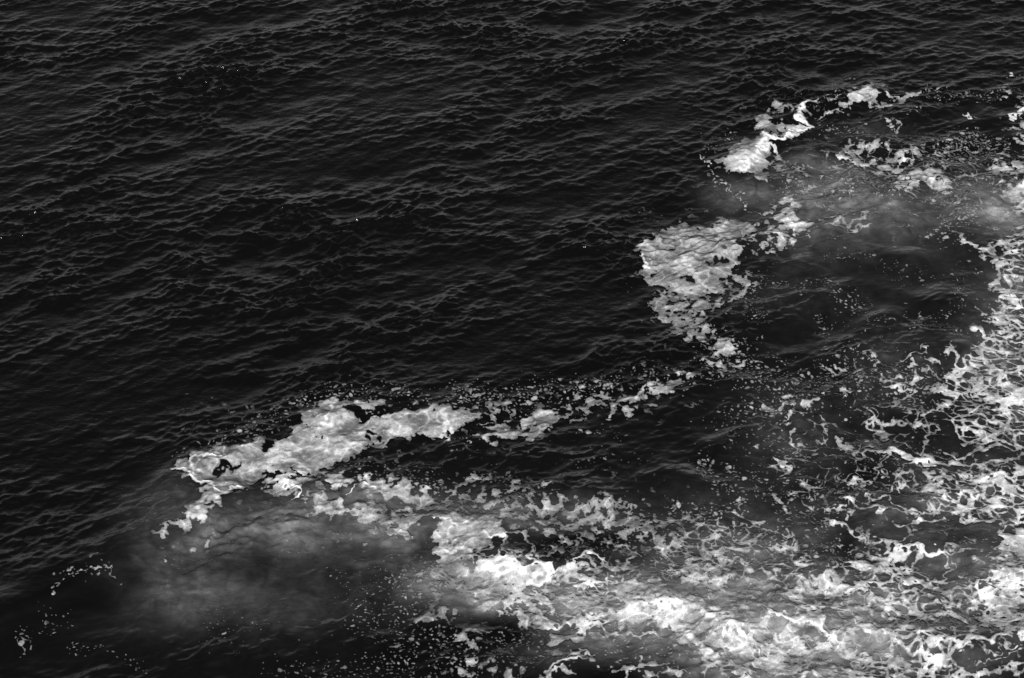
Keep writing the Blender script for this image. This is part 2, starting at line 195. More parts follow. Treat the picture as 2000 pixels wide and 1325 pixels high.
HOLES = [
[(11.09,6.5),(11.55,6.63),(12.05,6.59),(11.92,6.37),(11.19,6.32)],
[(10.56,6.15),(10.74,6.32),(10.83,6.1),(10.68,5.93)],
[(7.6,5.36),(7.94,5.49),(7.7,5.28)],
[(9.33,4.93),(9.76,5.1),(10.06,4.67),(9.71,4.42),(9.39,4.59)],
[(8.61,7.47),(8.97,7.7),(8.78,7.38)],
[(-14.58,-9.92),(-14.3,-9.5),(-13.81,-9.36),(-13.31,-9.36),(-13.65,-9.71),(-14.24,-10.03)],
[(-9.9,-7.26),(-9.65,-7.12),(-9.34,-7.23),(-9.58,-7.37)],
[(-12.45,-8.3),(-11.89,-7.8),(-11.5,-7.59),(-11.77,-7.98),(-12.2,-8.34)],
[(-8.31,-5.76),(-8.01,-5.62),(-7.89,-5.87),(-8.14,-5.99)],
[(-7.87,-6.13),(-7.34,-5.99),(-6.75,-5.87),(-6.64,-6.06),(-7.4,-6.28),(-7.75,-6.43)],
[(0.72,-6.72),(1.41,-6.46),(1.2,-6.72),(0.87,-6.79)],
[(-7.07,-7.15),(-6.7,-6.9),(-6.39,-6.97),(-6.58,-7.37),(-6.93,-7.44)],
[(17.85,-14.87),(18.05,-14.8),(17.98,-14.96)],
[(5.73,-18.43),(6.13,-18.37),(6.53,-18.73),(6.38,-19.33),(5.99,-19.18)],
[(8.81,-19.48),(9.76,-19.18),(9.9,-19.78),(9.43,-20.37),(8.98,-20.23)],
[(3.04,-18.43),(3.51,-18.37),(3.81,-18.52),(3.38,-18.64)],
[(8.29,-18.58),(8.88,-18.43),(9.32,-18.88),(8.6,-19.09)],
[(10.61,-18.73),(11.6,-18.13),(11.93,-18.88),(11.51,-19.09),(10.94,-18.97)],
]
STRANDS = [   # group, width, breakup, line
('middle',0.188,0.1,[(7.28,6.94),(7.4,6.5),(7.5,6.15),(7.29,5.88)]),
('hook',0.179,0.5,[(9.84,-1.61),(10.16,-1.57),(10.42,-1.33),(10.47,-1.02)]),
('hook',0.177,0.6,[(10.39,-1.73),(10.74,-2.04),(11.04,-2.51),(11.35,-2.58),(11.54,-2.27),(11.6,-1.81)]),
('lobe',0.226,0.3,[(14.11,10.57),(14.49,10.85),(15.05,11.27)]),
('curl',0.308,0.05,[(18.19,21.1),(17.73,20.63),(17.31,20.42),(17.26,19.94),(17.07,19.58),(17.28,19.32),(17.67,19.21),(17.7,18.9),(17.37,18.69),(16.8,18.49),(16.49,18.13),(16.35,17.67),(15.87,17.42),(15.23,17.67),(14.92,17.87)]),
('curl',0.270,0.1,[(14.92,17.87),(14.75,16.76),(14.39,16.16),(13.86,15.26),(13.21,14.52)]),
('curl',0.169,0.1,[(14.86,16.96),(15.29,17.01),(15.76,16.31)]),
('curl',0.172,0.1,[(17.04,20.52),(17.98,20.1)]),
('spray',0.101,0.95,[(11.09,16.06),(11.47,15.16),(11.77,14.04),(12.21,13.21),(12.68,12.83)]),
('spray',0.099,0.8,[(12.49,13.07),(12.88,12.45),(13.26,11.79),(13.49,11.03),(13.88,10.57),(14.23,10.57)]),
('spray',0.082,0.9,[(11.81,13.7),(11.69,12.93)]),
('spray',0.082,0.9,[(12.32,12.74),(12.69,11.88)]),
('arch',0.171,0.5,[(21.94,19.84),(22.3,19.52),(22.6,19.06),(22.67,18.44),(22.43,17.87)]),
('arch',0.170,0.4,[(22.82,19.52),(23.05,19),(22.95,18.49),(22.71,18.08)]),
('streak',0.172,0.5,[(18.29,19.84),(19.08,20.26),(19.7,20.31)]),
('streak',0.140,0.7,[(19.17,21.05),(19.86,21.64),(20.06,21.96)]),
('net',0.161,0.15,[(17.67,10.1),(17.99,10.1),(18.41,9.78),(18.82,9.55),(19.27,9.28),(19.8,9.41),(20.14,9.55)]),
('net',0.145,0.15,[(18.37,9.87),(18.35,10.2),(18.79,10.47),(19.2,10.52)]),
('net',0.162,0.15,[(18.83,9.64),(19.15,9.92),(19.61,10.15),(20,10.29),(19.97,10.66),(19.6,10.47)]),
('net',0.129,0.2,[(18.4,9.64),(18.63,9.23),(18.76,9.09),(19.05,9.14),(19.8,9.37),(20.12,9.64)]),
('net',0.129,0.2,[(17.62,9.41),(18.3,9.55)]),
('net',0.112,0.3,[(18.46,9),(18.82,8.87)]),
('net',0.128,0.6,[(18.25,8.41),(18.56,8.64)]),
('net',0.128,0.6,[(17.73,8.41),(17.98,8.1)]),
('burst',0.133,0.4,[(27.39,13.99),(27.87,14.38),(28.24,14.77)]),
('burst',0.100,0.6,[(27.21,12.35),(28.34,12.93),(29.13,13.21)]),
('burst',0.194,0.5,[(27.82,10.57),(28.23,10.75),(28.85,10.94),(30.1,10.71)]),
('corner',0.142,0.3,[(30.6,23.97),(31.01,24.47)]),
('corner',0.207,0.4,[(29.75,19.73),(30.4,20.26),(31.03,20.79),(32.18,21.16)]),
('corner',0.171,0.5,[(30.08,19.06),(30.53,19),(31.82,19.32)]),
('splash',0.206,0.75,[(27.22,19.84),(27.52,20.15),(27.69,19.89)]),
('splash',0.172,0.8,[(27.48,20.26),(27.56,19.84)]),
('left',0.139,0.1,[(-16.39,-9.82),(-15.7,-10.34),(-15.02,-10.85),(-14.11,-11.19),(-13.14,-11.02)]),
('leftfoot',0.111,0.1,[(-10.9,-10.51),(-10.55,-10.85),(-10.15,-11.19),(-10.25,-11.53),(-10.6,-11.77)]),
('left',0.099,0.2,[(-3.57,-7.23),(-3.11,-7.34),(-3.3,-7.73)]),
('left',0.099,0.2,[(-3.2,-6.97),(-3.05,-7.59)]),
('ribbon',0.144,0.5,[(-0.39,-6.13),(0,-5.76),(0.26,-5.62)]),
('ribbon',0.116,0.4,[(-1.67,-6.61),(-1.16,-6.28),(-0.64,-6.21)]),
('ribbon',0.116,0.4,[(-1.55,-5.99),(-1.16,-5.76),(-0.82,-5.91)]),
('ribbon',0.174,0.6,[(-1.29,-5.32),(-0.91,-4.95),(-0.39,-5.32)]),
('ribbon',0.174,0.5,[(3.77,-4.8),(4.3,-4.5),(4.57,-4.19)]),
('ribbon',0.144,0.5,[(2.91,-6.06),(3.35,-5.91),(4,-5.69)]),
('ribbonend',0.145,0.4,[(5.44,-5.32),(5.81,-5.62),(6.09,-5.24)]),
('ribbonend',0.145,0.4,[(6.49,-5.02),(6.96,-4.95),(7.4,-4.87)]),
('ribbonend',0.116,0.5,[(4.64,-5.87),(5.1,-5.91)]),
('wedge',0.139,0.1,[(-7.87,-11.3),(-7.69,-10.89),(-7.09,-10.58)]),
('loops',0.203,0.28,[(-1.5,-13.9),(-0.85,-14.03),(-0.44,-14.22),(-0.29,-14.84),(-0.24,-15.51)]),
('loops',0.203,0.28,[(-0.36,-14.03),(0.24,-14.03),(0.68,-14.03),(0.84,-14.61),(0.89,-15.57)]),
('loops',0.101,0.24,[(-1.2,-14.67),(-1.25,-15.16),(-1.08,-15.51),(-0.72,-15.51),(-0.48,-15.25)]),
('loops',0.100,0.24,[(0,-15.38),(0.07,-15.76),(0.36,-15.64),(0.43,-15.38)]),
('loops',0.101,0.24,[(-0.24,-14.61),(0,-15.25),(0.36,-15.32)]),
('loops',0.084,0.32,[(0.96,-14.67),(1.15,-15.25),(1.32,-15.64),(1.79,-15.76)]),
('loops',0.202,0.24,[(1.59,-14.61),(1.88,-14.8),(2.07,-15.06),(1.87,-15.32)]),
('loops',0.168,0.16,[(2.39,-15.89),(2.87,-15.51),(3.36,-15.19),(3.84,-15.09),(4.27,-15.22),(4.55,-15.57),(4.57,-16.11)]),
('loops',0.084,0.24,[(3.36,-15.25),(3.71,-15.64),(3.94,-15.89)]),
('loops',0.084,0.24,[(3.96,-15.16),(4.26,-15.57),(4.05,-15.95)]),
('loops',0.134,0.24,[(2.87,-15.64),(3.58,-16.02),(4.05,-16.2)]),
('loops',0.101,0.24,[(4.94,-14.61),(5.66,-14.74),(6.01,-15)]),
('loops',0.268,0.32,[(5.13,-15.79),(5.5,-15.57),(5.61,-15.25)]),
('tongue',0.215,0.05,[(-0.6,-15.57),(0,-15.86),(0.48,-15.95),(1.07,-15.79),(1.55,-15.83),(1.86,-16.2),(1.57,-16.58),(0.95,-16.77)]),
('churn',0.233,0.08,[(2.14,-16.14),(2.87,-15.79),(2.5,-16.27),(1.78,-16.64)]),
('churn',0.133,0.08,[(3.19,-17.2),(3.43,-16.83),(3.79,-16.74),(3.97,-17.2),(4.05,-17.45)]),
('churn',0.132,0.08,[(2.59,-17.51),(4.01,-17.45),(4.72,-17.36),(5.41,-17.57)]),
('churn',0.295,0.08,[(4,-17.67),(4.93,-17.97),(6.09,-18.28),(6.78,-18.43),(7.97,-18.13),(8.81,-17.82)]),
('churn',0.326,0.08,[(6.65,-18.58),(6.75,-19.03),(7.25,-19.09),(7.71,-18.58),(8.08,-18.28)]),
('churn',0.290,0.12,[(6.73,-19.27),(7.2,-19.18),(7.64,-19.63),(8.07,-20.17),(8.69,-21.1),(9.12,-21.39)]),
('churn',0.259,0.08,[(8.72,-19.03),(9.3,-19.09),(9.75,-19.27),(10.17,-19.78),(10.8,-20.58),(11.18,-21.39)]),
('churn',0.259,0.16,[(1.39,-19.48),(2.32,-19.27),(3.25,-19.33),(3.59,-19.63),(3.35,-19.99),(2.3,-20.23),(1.73,-20.23)]),
('churn',0.194,0.16,[(4.99,-19.33),(5.32,-19.78),(6,-19.93),(6.69,-20.08)]),
('churn',0.162,0.16,[(7.44,-19.18),(8,-19.39),(8.2,-19.93)]),
('churn',0.201,0.24,[(8.13,-15.64),(8.39,-15.32),(8.23,-15.95)]),
('churn',0.134,0.16,[(9.02,-16.52),(9.4,-16.2),(9.61,-16.58),(10.15,-15.79),(9.82,-15.48),(9.49,-15.09),(9,-15.16),(8.39,-15.38)]),
('churn',0.166,0.16,[(10.71,-15.64),(11.02,-15.95),(10.82,-16.33),(10.43,-16.74)]),
('churn',0.117,0.16,[(7.41,-15.64),(8.11,-15.89),(8.44,-16.33)]),
('churn',0.166,0.16,[(8.89,-16.74),(9.12,-16.83)]),
('churn',0.198,0.16,[(9.42,-17.51),(9.73,-17.2),(9.85,-17.45)]),
('churn',0.323,0.08,[(11.65,-18.88),(12.56,-19.09),(13.22,-19.39),(13.87,-19.78),(14.42,-20.02),(15.24,-19.93),(15.97,-19.63),(16.3,-19.27)]),
('churn',0.164,0.08,[(10.07,-18.28),(11.02,-18.13),(11.49,-18.06),(12.06,-18.25),(12.84,-18.58),(13,-18.88),(12.67,-19.15)]),
('churn',0.132,0.08,[(12.4,-17.2),(12.76,-17.14),(13.32,-17.36),(13.65,-17.57)]),
('churn',0.198,0.16,[(11.69,-18.43),(12.25,-17.51),(12.94,-17.67)]),
('sinew',0.160,0.2,[(1.24,-22.54),(1.82,-21.97),(2.28,-21.39),(2.74,-21.1),(3.43,-21.05),(3.77,-21.25),(3.64,-21.68)]),
('sinew',0.128,0.24,[(2.05,-21.68),(2.74,-21.39),(3.42,-21.39)]),
('sinew',0.191,0.24,[(1.58,-22.4),(2.27,-22.03),(2.61,-22.2)]),
('sinew',0.159,0.12,[(4.86,-22.4),(5.33,-22.05),(5.69,-21.77),(5.83,-21.51)]),
('sinew',0.159,0.08,[(5.82,-21.36),(6.06,-21.62),(6.42,-21.68),(6.83,-21.57)]),
('sinew',0.159,0.32,[(5.66,-22.31),(6.58,-22.11),(7.7,-22.2)]),
('claw',0.132,0.4,[(-3.91,-16.89),(-3.59,-17.27),(-3.53,-17.67)]),
('claw',0.158,0.6,[(-4.87,-16.58),(-4.73,-17.05),(-4.53,-17.36)]),
('claw',0.159,0.7,[(-4.32,-16.52),(-3.91,-16.83),(-3.67,-16.96)]),
('lacethin',0.101,0.4,[(7.76,-13.86),(7.97,-14.35),(7.9,-14.74)]),
('lacethin',0.102,0.32,[(8.92,-12.88),(9.06,-13.31),(8.75,-13.6),(9.49,-13.44),(9.79,-13.31)]),
('lacethin',0.102,0.4,[(10.46,-13.54),(10.86,-13.04),(11.32,-13.37),(12,-13.11)]),
('lacethin',0.085,0.32,[(9.6,-13.54),(9.57,-14.35),(9.85,-14.42),(9.67,-14.84),(9.25,-15)]),
('lacethin',0.101,0.28,[(12.03,-14.84),(12.42,-14.61),(12.77,-14.67)]),
('lacethin',0.135,0.24,[(11.24,-15.64),(11.85,-15.48),(12.26,-15),(12.76,-14.74)]),
('lacethin',0.085,0.32,[(13.11,-13.7),(13.26,-14.19),(13.15,-14.51)]),
('lacethin',0.100,0.32,[(12.76,-14.74),(13.49,-14.67),(13.92,-15.16),(13.99,-15.64),(13.61,-15.79),(13.05,-15.48)]),
('lacethin',0.099,0.32,[(9.19,-17.51),(9.46,-17.05),(9.92,-17.14)]),
('lacethin',0.099,0.24,[(10.36,-17.51),(10.94,-17.67),(11.78,-17.51)]),
('wing',0.353,0.08,[(18.88,-8.16),(19.33,-8.55),(19.9,-8.94),(20.41,-9.26),(20.67,-9.15)]),
('wing',0.211,0.12,[(20.42,-8.52),(20.78,-8.94),(21.4,-9.05),(22.14,-9.12),(23.13,-9.22),(24.15,-9.12),(25.22,-8.8),(30.98,-8.41)]),
('wing',0.243,0.16,[(20.07,-9.47),(20.4,-9.82),(20.36,-10.51),(20.16,-10.85),(20.3,-11.19),(19.78,-11.36),(19.46,-11.02),(19.24,-10.85)]),
('wing',0.104,0.24,[(19.05,-9.92),(19.34,-9.68),(19.56,-9.85),(19.6,-10.27),(19.34,-10.68),(19.03,-10.61),(18.9,-10.27),(19.05,-9.92)]),
('lacesparse',0.212,0.32,[(16.2,-7.26),(16.51,-7.88),(16.69,-8.41),(17.18,-8.59),(17.85,-8.3),(18.55,-8.16)]),
('lacesparse',0.180,0.24,[(18.04,-5.32),(18.21,-5.76),(18.79,-6.06),(19.39,-6.35),(19.75,-6.54)]),
('lacesparse',0.144,0.24,[(18.01,-5.13),(18.17,-5.87),(17.98,-6.35)]),
('lacesparse',0.090,0.4,[(18.25,-5.87),(18.51,-6.79)]),
('lacesparse',0.214,0.16,[(18.54,-6.79),(18.59,-7.15),(18.47,-7.44)]),
('lacesparse',0.089,0.4,[(18.47,-7.44),(17.78,-7.88),(17.38,-7.98)]),
('lacesparse',0.180,0.16,[(20.14,-6.5),(20.9,-6.57),(21.23,-6.57),(20.93,-7.23),(20.51,-7.59)]),
('lacesparse',0.106,0.24,[(20.51,-7.59),(20.26,-8.23),(20.15,-8.66)]),
('lacesparse',0.160,0.12,[(21.42,-8.59),(21.95,-8.73),(22.78,-8.3),(23.57,-8.16),(24.35,-8.02),(25.09,-8.16)]),
('lacesparse',0.212,0.24,[(18.54,-8.23),(18.56,-8.66)]),
('lacesparse',0.105,0.24,[(18.54,-8.77),(18.29,-9.29),(17.79,-9.64),(17.82,-10.16)]),
('lacesparse',0.149,0.28,[(19.89,-2),(20.47,-1.69),(21.04,-1.37),(21.33,-1.22),(21.55,-1.18)]),
('lacesparse',0.186,0.28,[(20.31,-2.35),(20.55,-2),(20.77,-1.96)]),
('lacesparse',0.130,0.24,[(21.54,-1.61),(22.04,-2.12)]),
('lacesparse',0.129,0.24,[(21.41,-2.08),(21.64,-2.66),(21.96,-3.13)]),
('lacesparse',0.183,0.32,[(21.03,-2.66),(20.63,-3.24),(20.31,-3.62),(19.25,-3.7)]),
('lacesparse',0.130,0.4,[(18.55,-1.1),(18.76,-1.49),(18.88,-2.04)]),
('lacesparse',0.147,0.4,[(18.5,-2.47),(18.91,-2.97),(19.32,-3.24),(20.01,-2.97)]),
('lacesparse',0.146,0.36,[(20.57,-3.62),(20.35,-4.27),(19.78,-4.57),(19.27,-4.83)]),
('lacesparse',0.145,0.32,[(19.72,-5.02),(20.07,-5.24),(20.26,-5.69),(20.42,-6.35)]),
('lacesparse',0.220,0.32,[(21.32,-3.89),(21.87,-3.74),(22.32,-3.7)]),
('lacesparse',0.181,0.4,[(20.45,-5.32),(20.75,-5.87),(21.35,-5.32),(22.06,-4.95)]),
('lacesparse',0.175,0.32,[(15.94,-10.44),(16.35,-10.16),(16.71,-10.27)]),
('lacesparse',0.174,0.2,[(16.94,-10.41),(17.22,-10.2),(17.5,-10.34),(17.36,-10.61),(16.97,-10.54)]),
('lacesparse',0.174,0.28,[(16.3,-10.54),(16.71,-10.61),(16.99,-10.96),(17.21,-11.19)]),
('lacesparse',0.105,0.32,[(17.47,-10.51),(17.88,-10.06)]),
('lacesparse',0.212,0.36,[(12.79,-9.01),(13.35,-8.94),(13.66,-8.84)]),
('lacesparse',0.140,0.24,[(13.42,-9.05),(13.43,-9.64),(13.35,-9.99)]),
('lacesparse',0.105,0.24,[(13.73,-8.94),(13.65,-9.47)]),
('lacesparse',0.242,0.4,[(12.71,-10.89),(12.82,-11.3),(13.02,-11.7),(13.34,-11.97)]),
('lacesparse',0.174,0.48,[(13.51,-11.09),(14.14,-10.96),(14.66,-10.75)]),
('lacesparse',0.143,0.48,[(14.03,-6.79),(14.06,-7.44),(14.1,-8.05)]),
('lacesparse',0.143,0.48,[(15.6,-5.87),(15.71,-6.43),(15.72,-6.97),(15.41,-7.73)]),
('lacesparse',0.217,0.36,[(12.71,-5.06),(13.06,-5.39),(13.31,-5.76),(13.46,-5.32),(13.96,-4.95)]),
('lacesparse',0.217,0.16,[(13.75,-6.24),(14.19,-5.76),(14.62,-5.39)]),
('lacesparse',0.182,0.24,[(14.76,-5.24),(15.26,-4.95),(15.12,-5.24)]),
('lacesparse',0.222,0.4,[(16.2,-2.27),(16.52,-2.47),(16.77,-2.58)]),
('lacesparse',0.185,0.4,[(16.9,-2.12),(17.19,-2.35)]),
('lacesparse',0.259,0.4,[(17.64,-2.58),(18.12,-2.55)]),
('lacesparse',0.256,0.4,[(16.67,-4),(17.01,-4.27),(17.2,-4.42)]),
('column',0.315,0.28,[(24.76,8.82),(25.17,7.92),(25.54,7.74),(25.84,7.47),(26.13,7.21),(26.41,6.59),(26.68,5.88),(26.43,5.1),(26.22,4.59),(26.21,3.9)]),
('column',0.280,0.28,[(26.86,7.47),(27.5,8.19),(27.98,8.64),(28.73,8.82),(35.23,9.09)]),
('column',0.196,0.16,[(27.03,5.97),(27.53,6.23),(28.06,6.06),(33.74,5.75)]),
('column',0.277,0.32,[(27.27,7.56),(27.27,6.94)]),
('column',0.377,0.16,[(24.33,0.67),(24.66,0.75),(25.05,0.18),(25.38,-0.22)]),
('column',0.188,0.24,[(25.38,-0.22),(26.08,-0.06),(26.73,0.5)]),
('column',0.229,0.32,[(26.29,2.56),(26.2,1.73),(25.72,0.91)]),
('lacetop',0.260,0.16,[(22.79,-1.29),(22.9,-1.73),(23.17,-2.2),(23.79,-2.43)]),
('lacetop',0.148,0.24,[(22.12,-2.66),(22.92,-2.58),(23.59,-2.08)]),
('lacetop',0.112,0.32,[(22.85,-0.62),(22.94,-1.18)]),
('lacetop',0.294,0.12,[(24.22,-1.18),(24.55,-1.88),(24.98,-2.47),(25.1,-3.24),(25.33,-3.81),(25.72,-4.12),(31.23,-4)]),
('lacetop',0.183,0.12,[(24.08,-2.58),(24.31,-3.24),(24.5,-3.62),(24.81,-3.81)]),
('lacetop',0.257,0.2,[(23.79,-2.43),(23.98,-2.86),(23.72,-3.62),(23.46,-4.38)]),
('lacetop',0.146,0.2,[(22.48,-4),(22.97,-4.19),(23.44,-4.5),(23.95,-4.27)]),
('lacetop',0.145,0.2,[(22.64,-5.39),(23.24,-5.62),(23.83,-5.5)]),
('lacetop',0.249,0.12,[(22.54,-6.43),(22.88,-6.97),(23.38,-7.08),(23.59,-7.59),(23.4,-7.95),(23.62,-8.16)]),
('lacetop',0.179,0.16,[(23.55,-7.52),(24.13,-7.15),(24.65,-7.08),(25.7,-6.97),(29.96,-6.79)]),
('lacetop',0.150,0.24,[(25.05,-1.29),(25.11,-0.7),(25.49,-0.38),(25.87,-0.62),(25.75,-1.26),(25.4,-1.57),(25.05,-1.29)]),
('lacemid',0.277,0.08,[(23.54,-10.41),(23.87,-10.68),(23.99,-11.09),(24.25,-11.3),(24.84,-11.43),(29.51,-11.53)]),
('lacemid',0.210,0.16,[(22.15,-9.82),(22.56,-10.34),(23.17,-10.41),(23.96,-10.16),(25.02,-9.82),(30.49,-9.47)]),
('lacemid',0.173,0.24,[(21.35,-12.38),(21.89,-12.04),(22.26,-11.36),(22.59,-10.85)]),
('lacemid',0.171,0.2,[(21.84,-12.38),(21.74,-13.11),(22.24,-12.88),(22.83,-12.97)]),
('lacemid',0.137,0.16,[(23.16,-13.21),(23.91,-13.11),(24.96,-12.71),(29.69,-12.38)]),
('lacemid',0.172,0.12,[(16.03,-11.7),(16.74,-11.97),(17.19,-12.24),(17.67,-12.31),(18.64,-12.44),(19.61,-12.51)]),
('lacemid',0.207,0.32,[(17.04,-11.53),(17.77,-11.64),(18.48,-11.84),(18.92,-12.17)]),
('lacemid',0.137,0.16,[(19.61,-12.48),(20.62,-12.31),(21.25,-12.21)]),
('lacemid',0.239,0.28,[(19.11,-12.54),(19.31,-12.88),(19.77,-13.04),(20.63,-13.04)]),
('lacelow',0.170,0.12,[(14.75,-12.97),(15.17,-13.11),(15.6,-13.21),(15.93,-13.54),(16.25,-13.86),(16.67,-14.35)]),
('lacelow',0.273,0.28,[(14.97,-12.78),(15.25,-13.11),(15.46,-13.37)]),
('lacelow',0.172,0.48,[(15.21,-12.38),(15.84,-12.24),(16.17,-12.54),(15.99,-13.04)]),
('lacelow',0.136,0.16,[(18.11,-14.42),(18.51,-14.12),(18.74,-13.76)]),
('lacelow',0.205,0.24,[(18.14,-13.37),(18.59,-13.63),(19.01,-13.21),(19.46,-12.71)]),
('lacelow',0.135,0.32,[(16.71,-14.03),(17.02,-14.42),(17.52,-14.29),(17.85,-14.51)]),
('bar',0.269,0.12,[(17.51,-14.93),(17.71,-14.67),(18.07,-14.67),(18.17,-15),(17.87,-15.25),(17.53,-15.12)]),
('bar',0.270,0.08,[(18.19,-14.87),(18.66,-14.77),(19.13,-14.84),(19.59,-15),(20.05,-15.09)]),
('bar',0.168,0.08,[(20.05,-15.09),(20.64,-15.19),(21.15,-15.03),(21.99,-15.03)]),
('bar',0.135,0.16,[(20.08,-14.93),(20.68,-14.93),(21.02,-15.06)]),
('bar',0.234,0.16,[(18.11,-15.25),(17.93,-15.64),(17.83,-16.02),(18.07,-16.33)]),
('bar',0.234,0.16,[(19.11,-15),(18.92,-15.48),(18.63,-15.79),(18.44,-16.27)]),
('bar',0.201,0.2,[(16.75,-15.57),(17.33,-15.7),(17.76,-15.51)]),
('bar',0.133,0.16,[(20.15,-15.25),(20.13,-15.79),(20.45,-16.02),(20.41,-16.42),(20.04,-16.67),(19.6,-16.89)]),
('bar',0.084,0.32,[(20.49,-15.38),(20.59,-15.79),(20.5,-16.02)]),
('lacelow',0.265,0.24,[(14.11,-17.67),(15.11,-17.2),(16.09,-16.96),(17.05,-16.86),(18.02,-16.71),(18.71,-16.83),(19.24,-17.2)]),
('lacelow',0.198,0.24,[(15.07,-17.51),(15.69,-17.27),(16.26,-17.45)]),
('churn',0.232,0.16,[(12.5,-16.2),(13.05,-16.64),(13.48,-17.05),(13.92,-17.27)]),
('churn',0.233,0.16,[(14.15,-16.96),(14.37,-16.52),(14.73,-16.42),(14.98,-16.77),(15.11,-17.2)]),
('lacelow',0.131,0.16,[(13.32,-18.52),(14.04,-18.34),(14.77,-18.13),(15.43,-18.06)]),
('lacelow',0.098,0.16,[(14.98,-18.28),(15.04,-18.73),(15.22,-19.18),(15.49,-19.42)]),
('lacelow',0.098,0.16,[(15.71,-18.06),(16.01,-18.43),(16.15,-18.85)]),
('lacelow',0.097,0.2,[(13.64,-18.73),(13.65,-19.33)]),
('rope',0.293,0.12,[(16.96,-18.37),(17.4,-18.58),(17.59,-18.88),(17.77,-19.18),(18,-19.69),(18.22,-20.08)]),
('rope',0.196,0.12,[(17.1,-18.19),(17.92,-18.19),(18.45,-18.58),(18.85,-18.97),(19.28,-19.51)]),
('rope',0.163,0.12,[(18.88,-19.09),(19.56,-18.91),(19.84,-18.61),(19.9,-18.25),(19.64,-18.13)]),
('rope',0.165,0.2,[(17.95,-17.97),(18.35,-17.67),(18.82,-17.67),(19.24,-17.97)]),
('lacelow',0.161,0.16,[(16.28,-19.39),(16.49,-20.08),(16.78,-20.46)]),
('lacelow',0.160,0.16,[(15.33,-21.39),(15.54,-21.16),(15.89,-21.16),(16.08,-21.45),(15.82,-21.68),(15.47,-21.68),(15.33,-21.39)]),
('lacelow',0.160,0.16,[(13.79,-20.52),(14.33,-20.75),(14.85,-21.25),(15.31,-21.54)]),
('lacelow',0.191,0.16,[(16.06,-21.54),(16.88,-21.39),(17.52,-21.68),(18.05,-21.97)]),
('crest',0.192,0.16,[(17.87,-22.4),(18.47,-21.77),(19.16,-21.42),(19.9,-21.1),(20.38,-21.22)]),
('crest',0.257,0.12,[(18.14,-20.58),(19.27,-20.75),(20.17,-20.81),(21.12,-20.67),(22.1,-20.28),(23.32,-19.93),(27.53,-19.18)]),
('crest',0.199,0.12,[(21.87,-18.13),(21.58,-17.76),(21.58,-17.36),(21.9,-16.89),(22.39,-16.77),(23.17,-16.8)]),
('crest',0.132,0.16,[(21.62,-17.51),(21.84,-17.88),(22.03,-18.13)]),
('crest',0.228,0.24,[(21.92,-19.39),(22.23,-18.97),(22.66,-18.79),(22.89,-19.18),(23.29,-19.48)]),
('crest',0.159,0.24,[(18.98,-22.54),(19.94,-22.2),(21.07,-22.2),(22.01,-22.03),(22.98,-21.68),(27.07,-21.25)]),
('crest',0.080,0.4,[(21.24,-21.25),(22,-20.87),(22.97,-20.58),(28.1,-20.23)]),
('crest',0.080,0.4,[(20.48,-21.68),(21.44,-21.39),(22.64,-21.1),(27.2,-20.75)]),
('ridge',0.086,0.85,[(-20.79,-16.83),(-20.3,-16.52),(-20.03,-16.74),(-19.6,-16.46),(-19.27,-16.27),(-18.93,-16.14)]),
('ridge',0.093,0.75,[(-18.95,-16.02),(-18.53,-16.11),(-18.57,-16.52),(-18.28,-16.83)]),
('ridge',0.092,0.6,[(-20.99,-17.6),(-20.8,-17.39),(-20.69,-17.2)]),
('ridge',0.108,0.7,[(-19.57,-15.89),(-19.12,-15.7)]),
('ridge',0.064,0.8,[(-21.96,-20.58),(-21.88,-20.23),(-21.7,-20.23),(-21.62,-20.4)]),
('ridge',0.089,0.8,[(-21.9,-20.67),(-21.87,-20.96),(-22.04,-21.25)]),
]
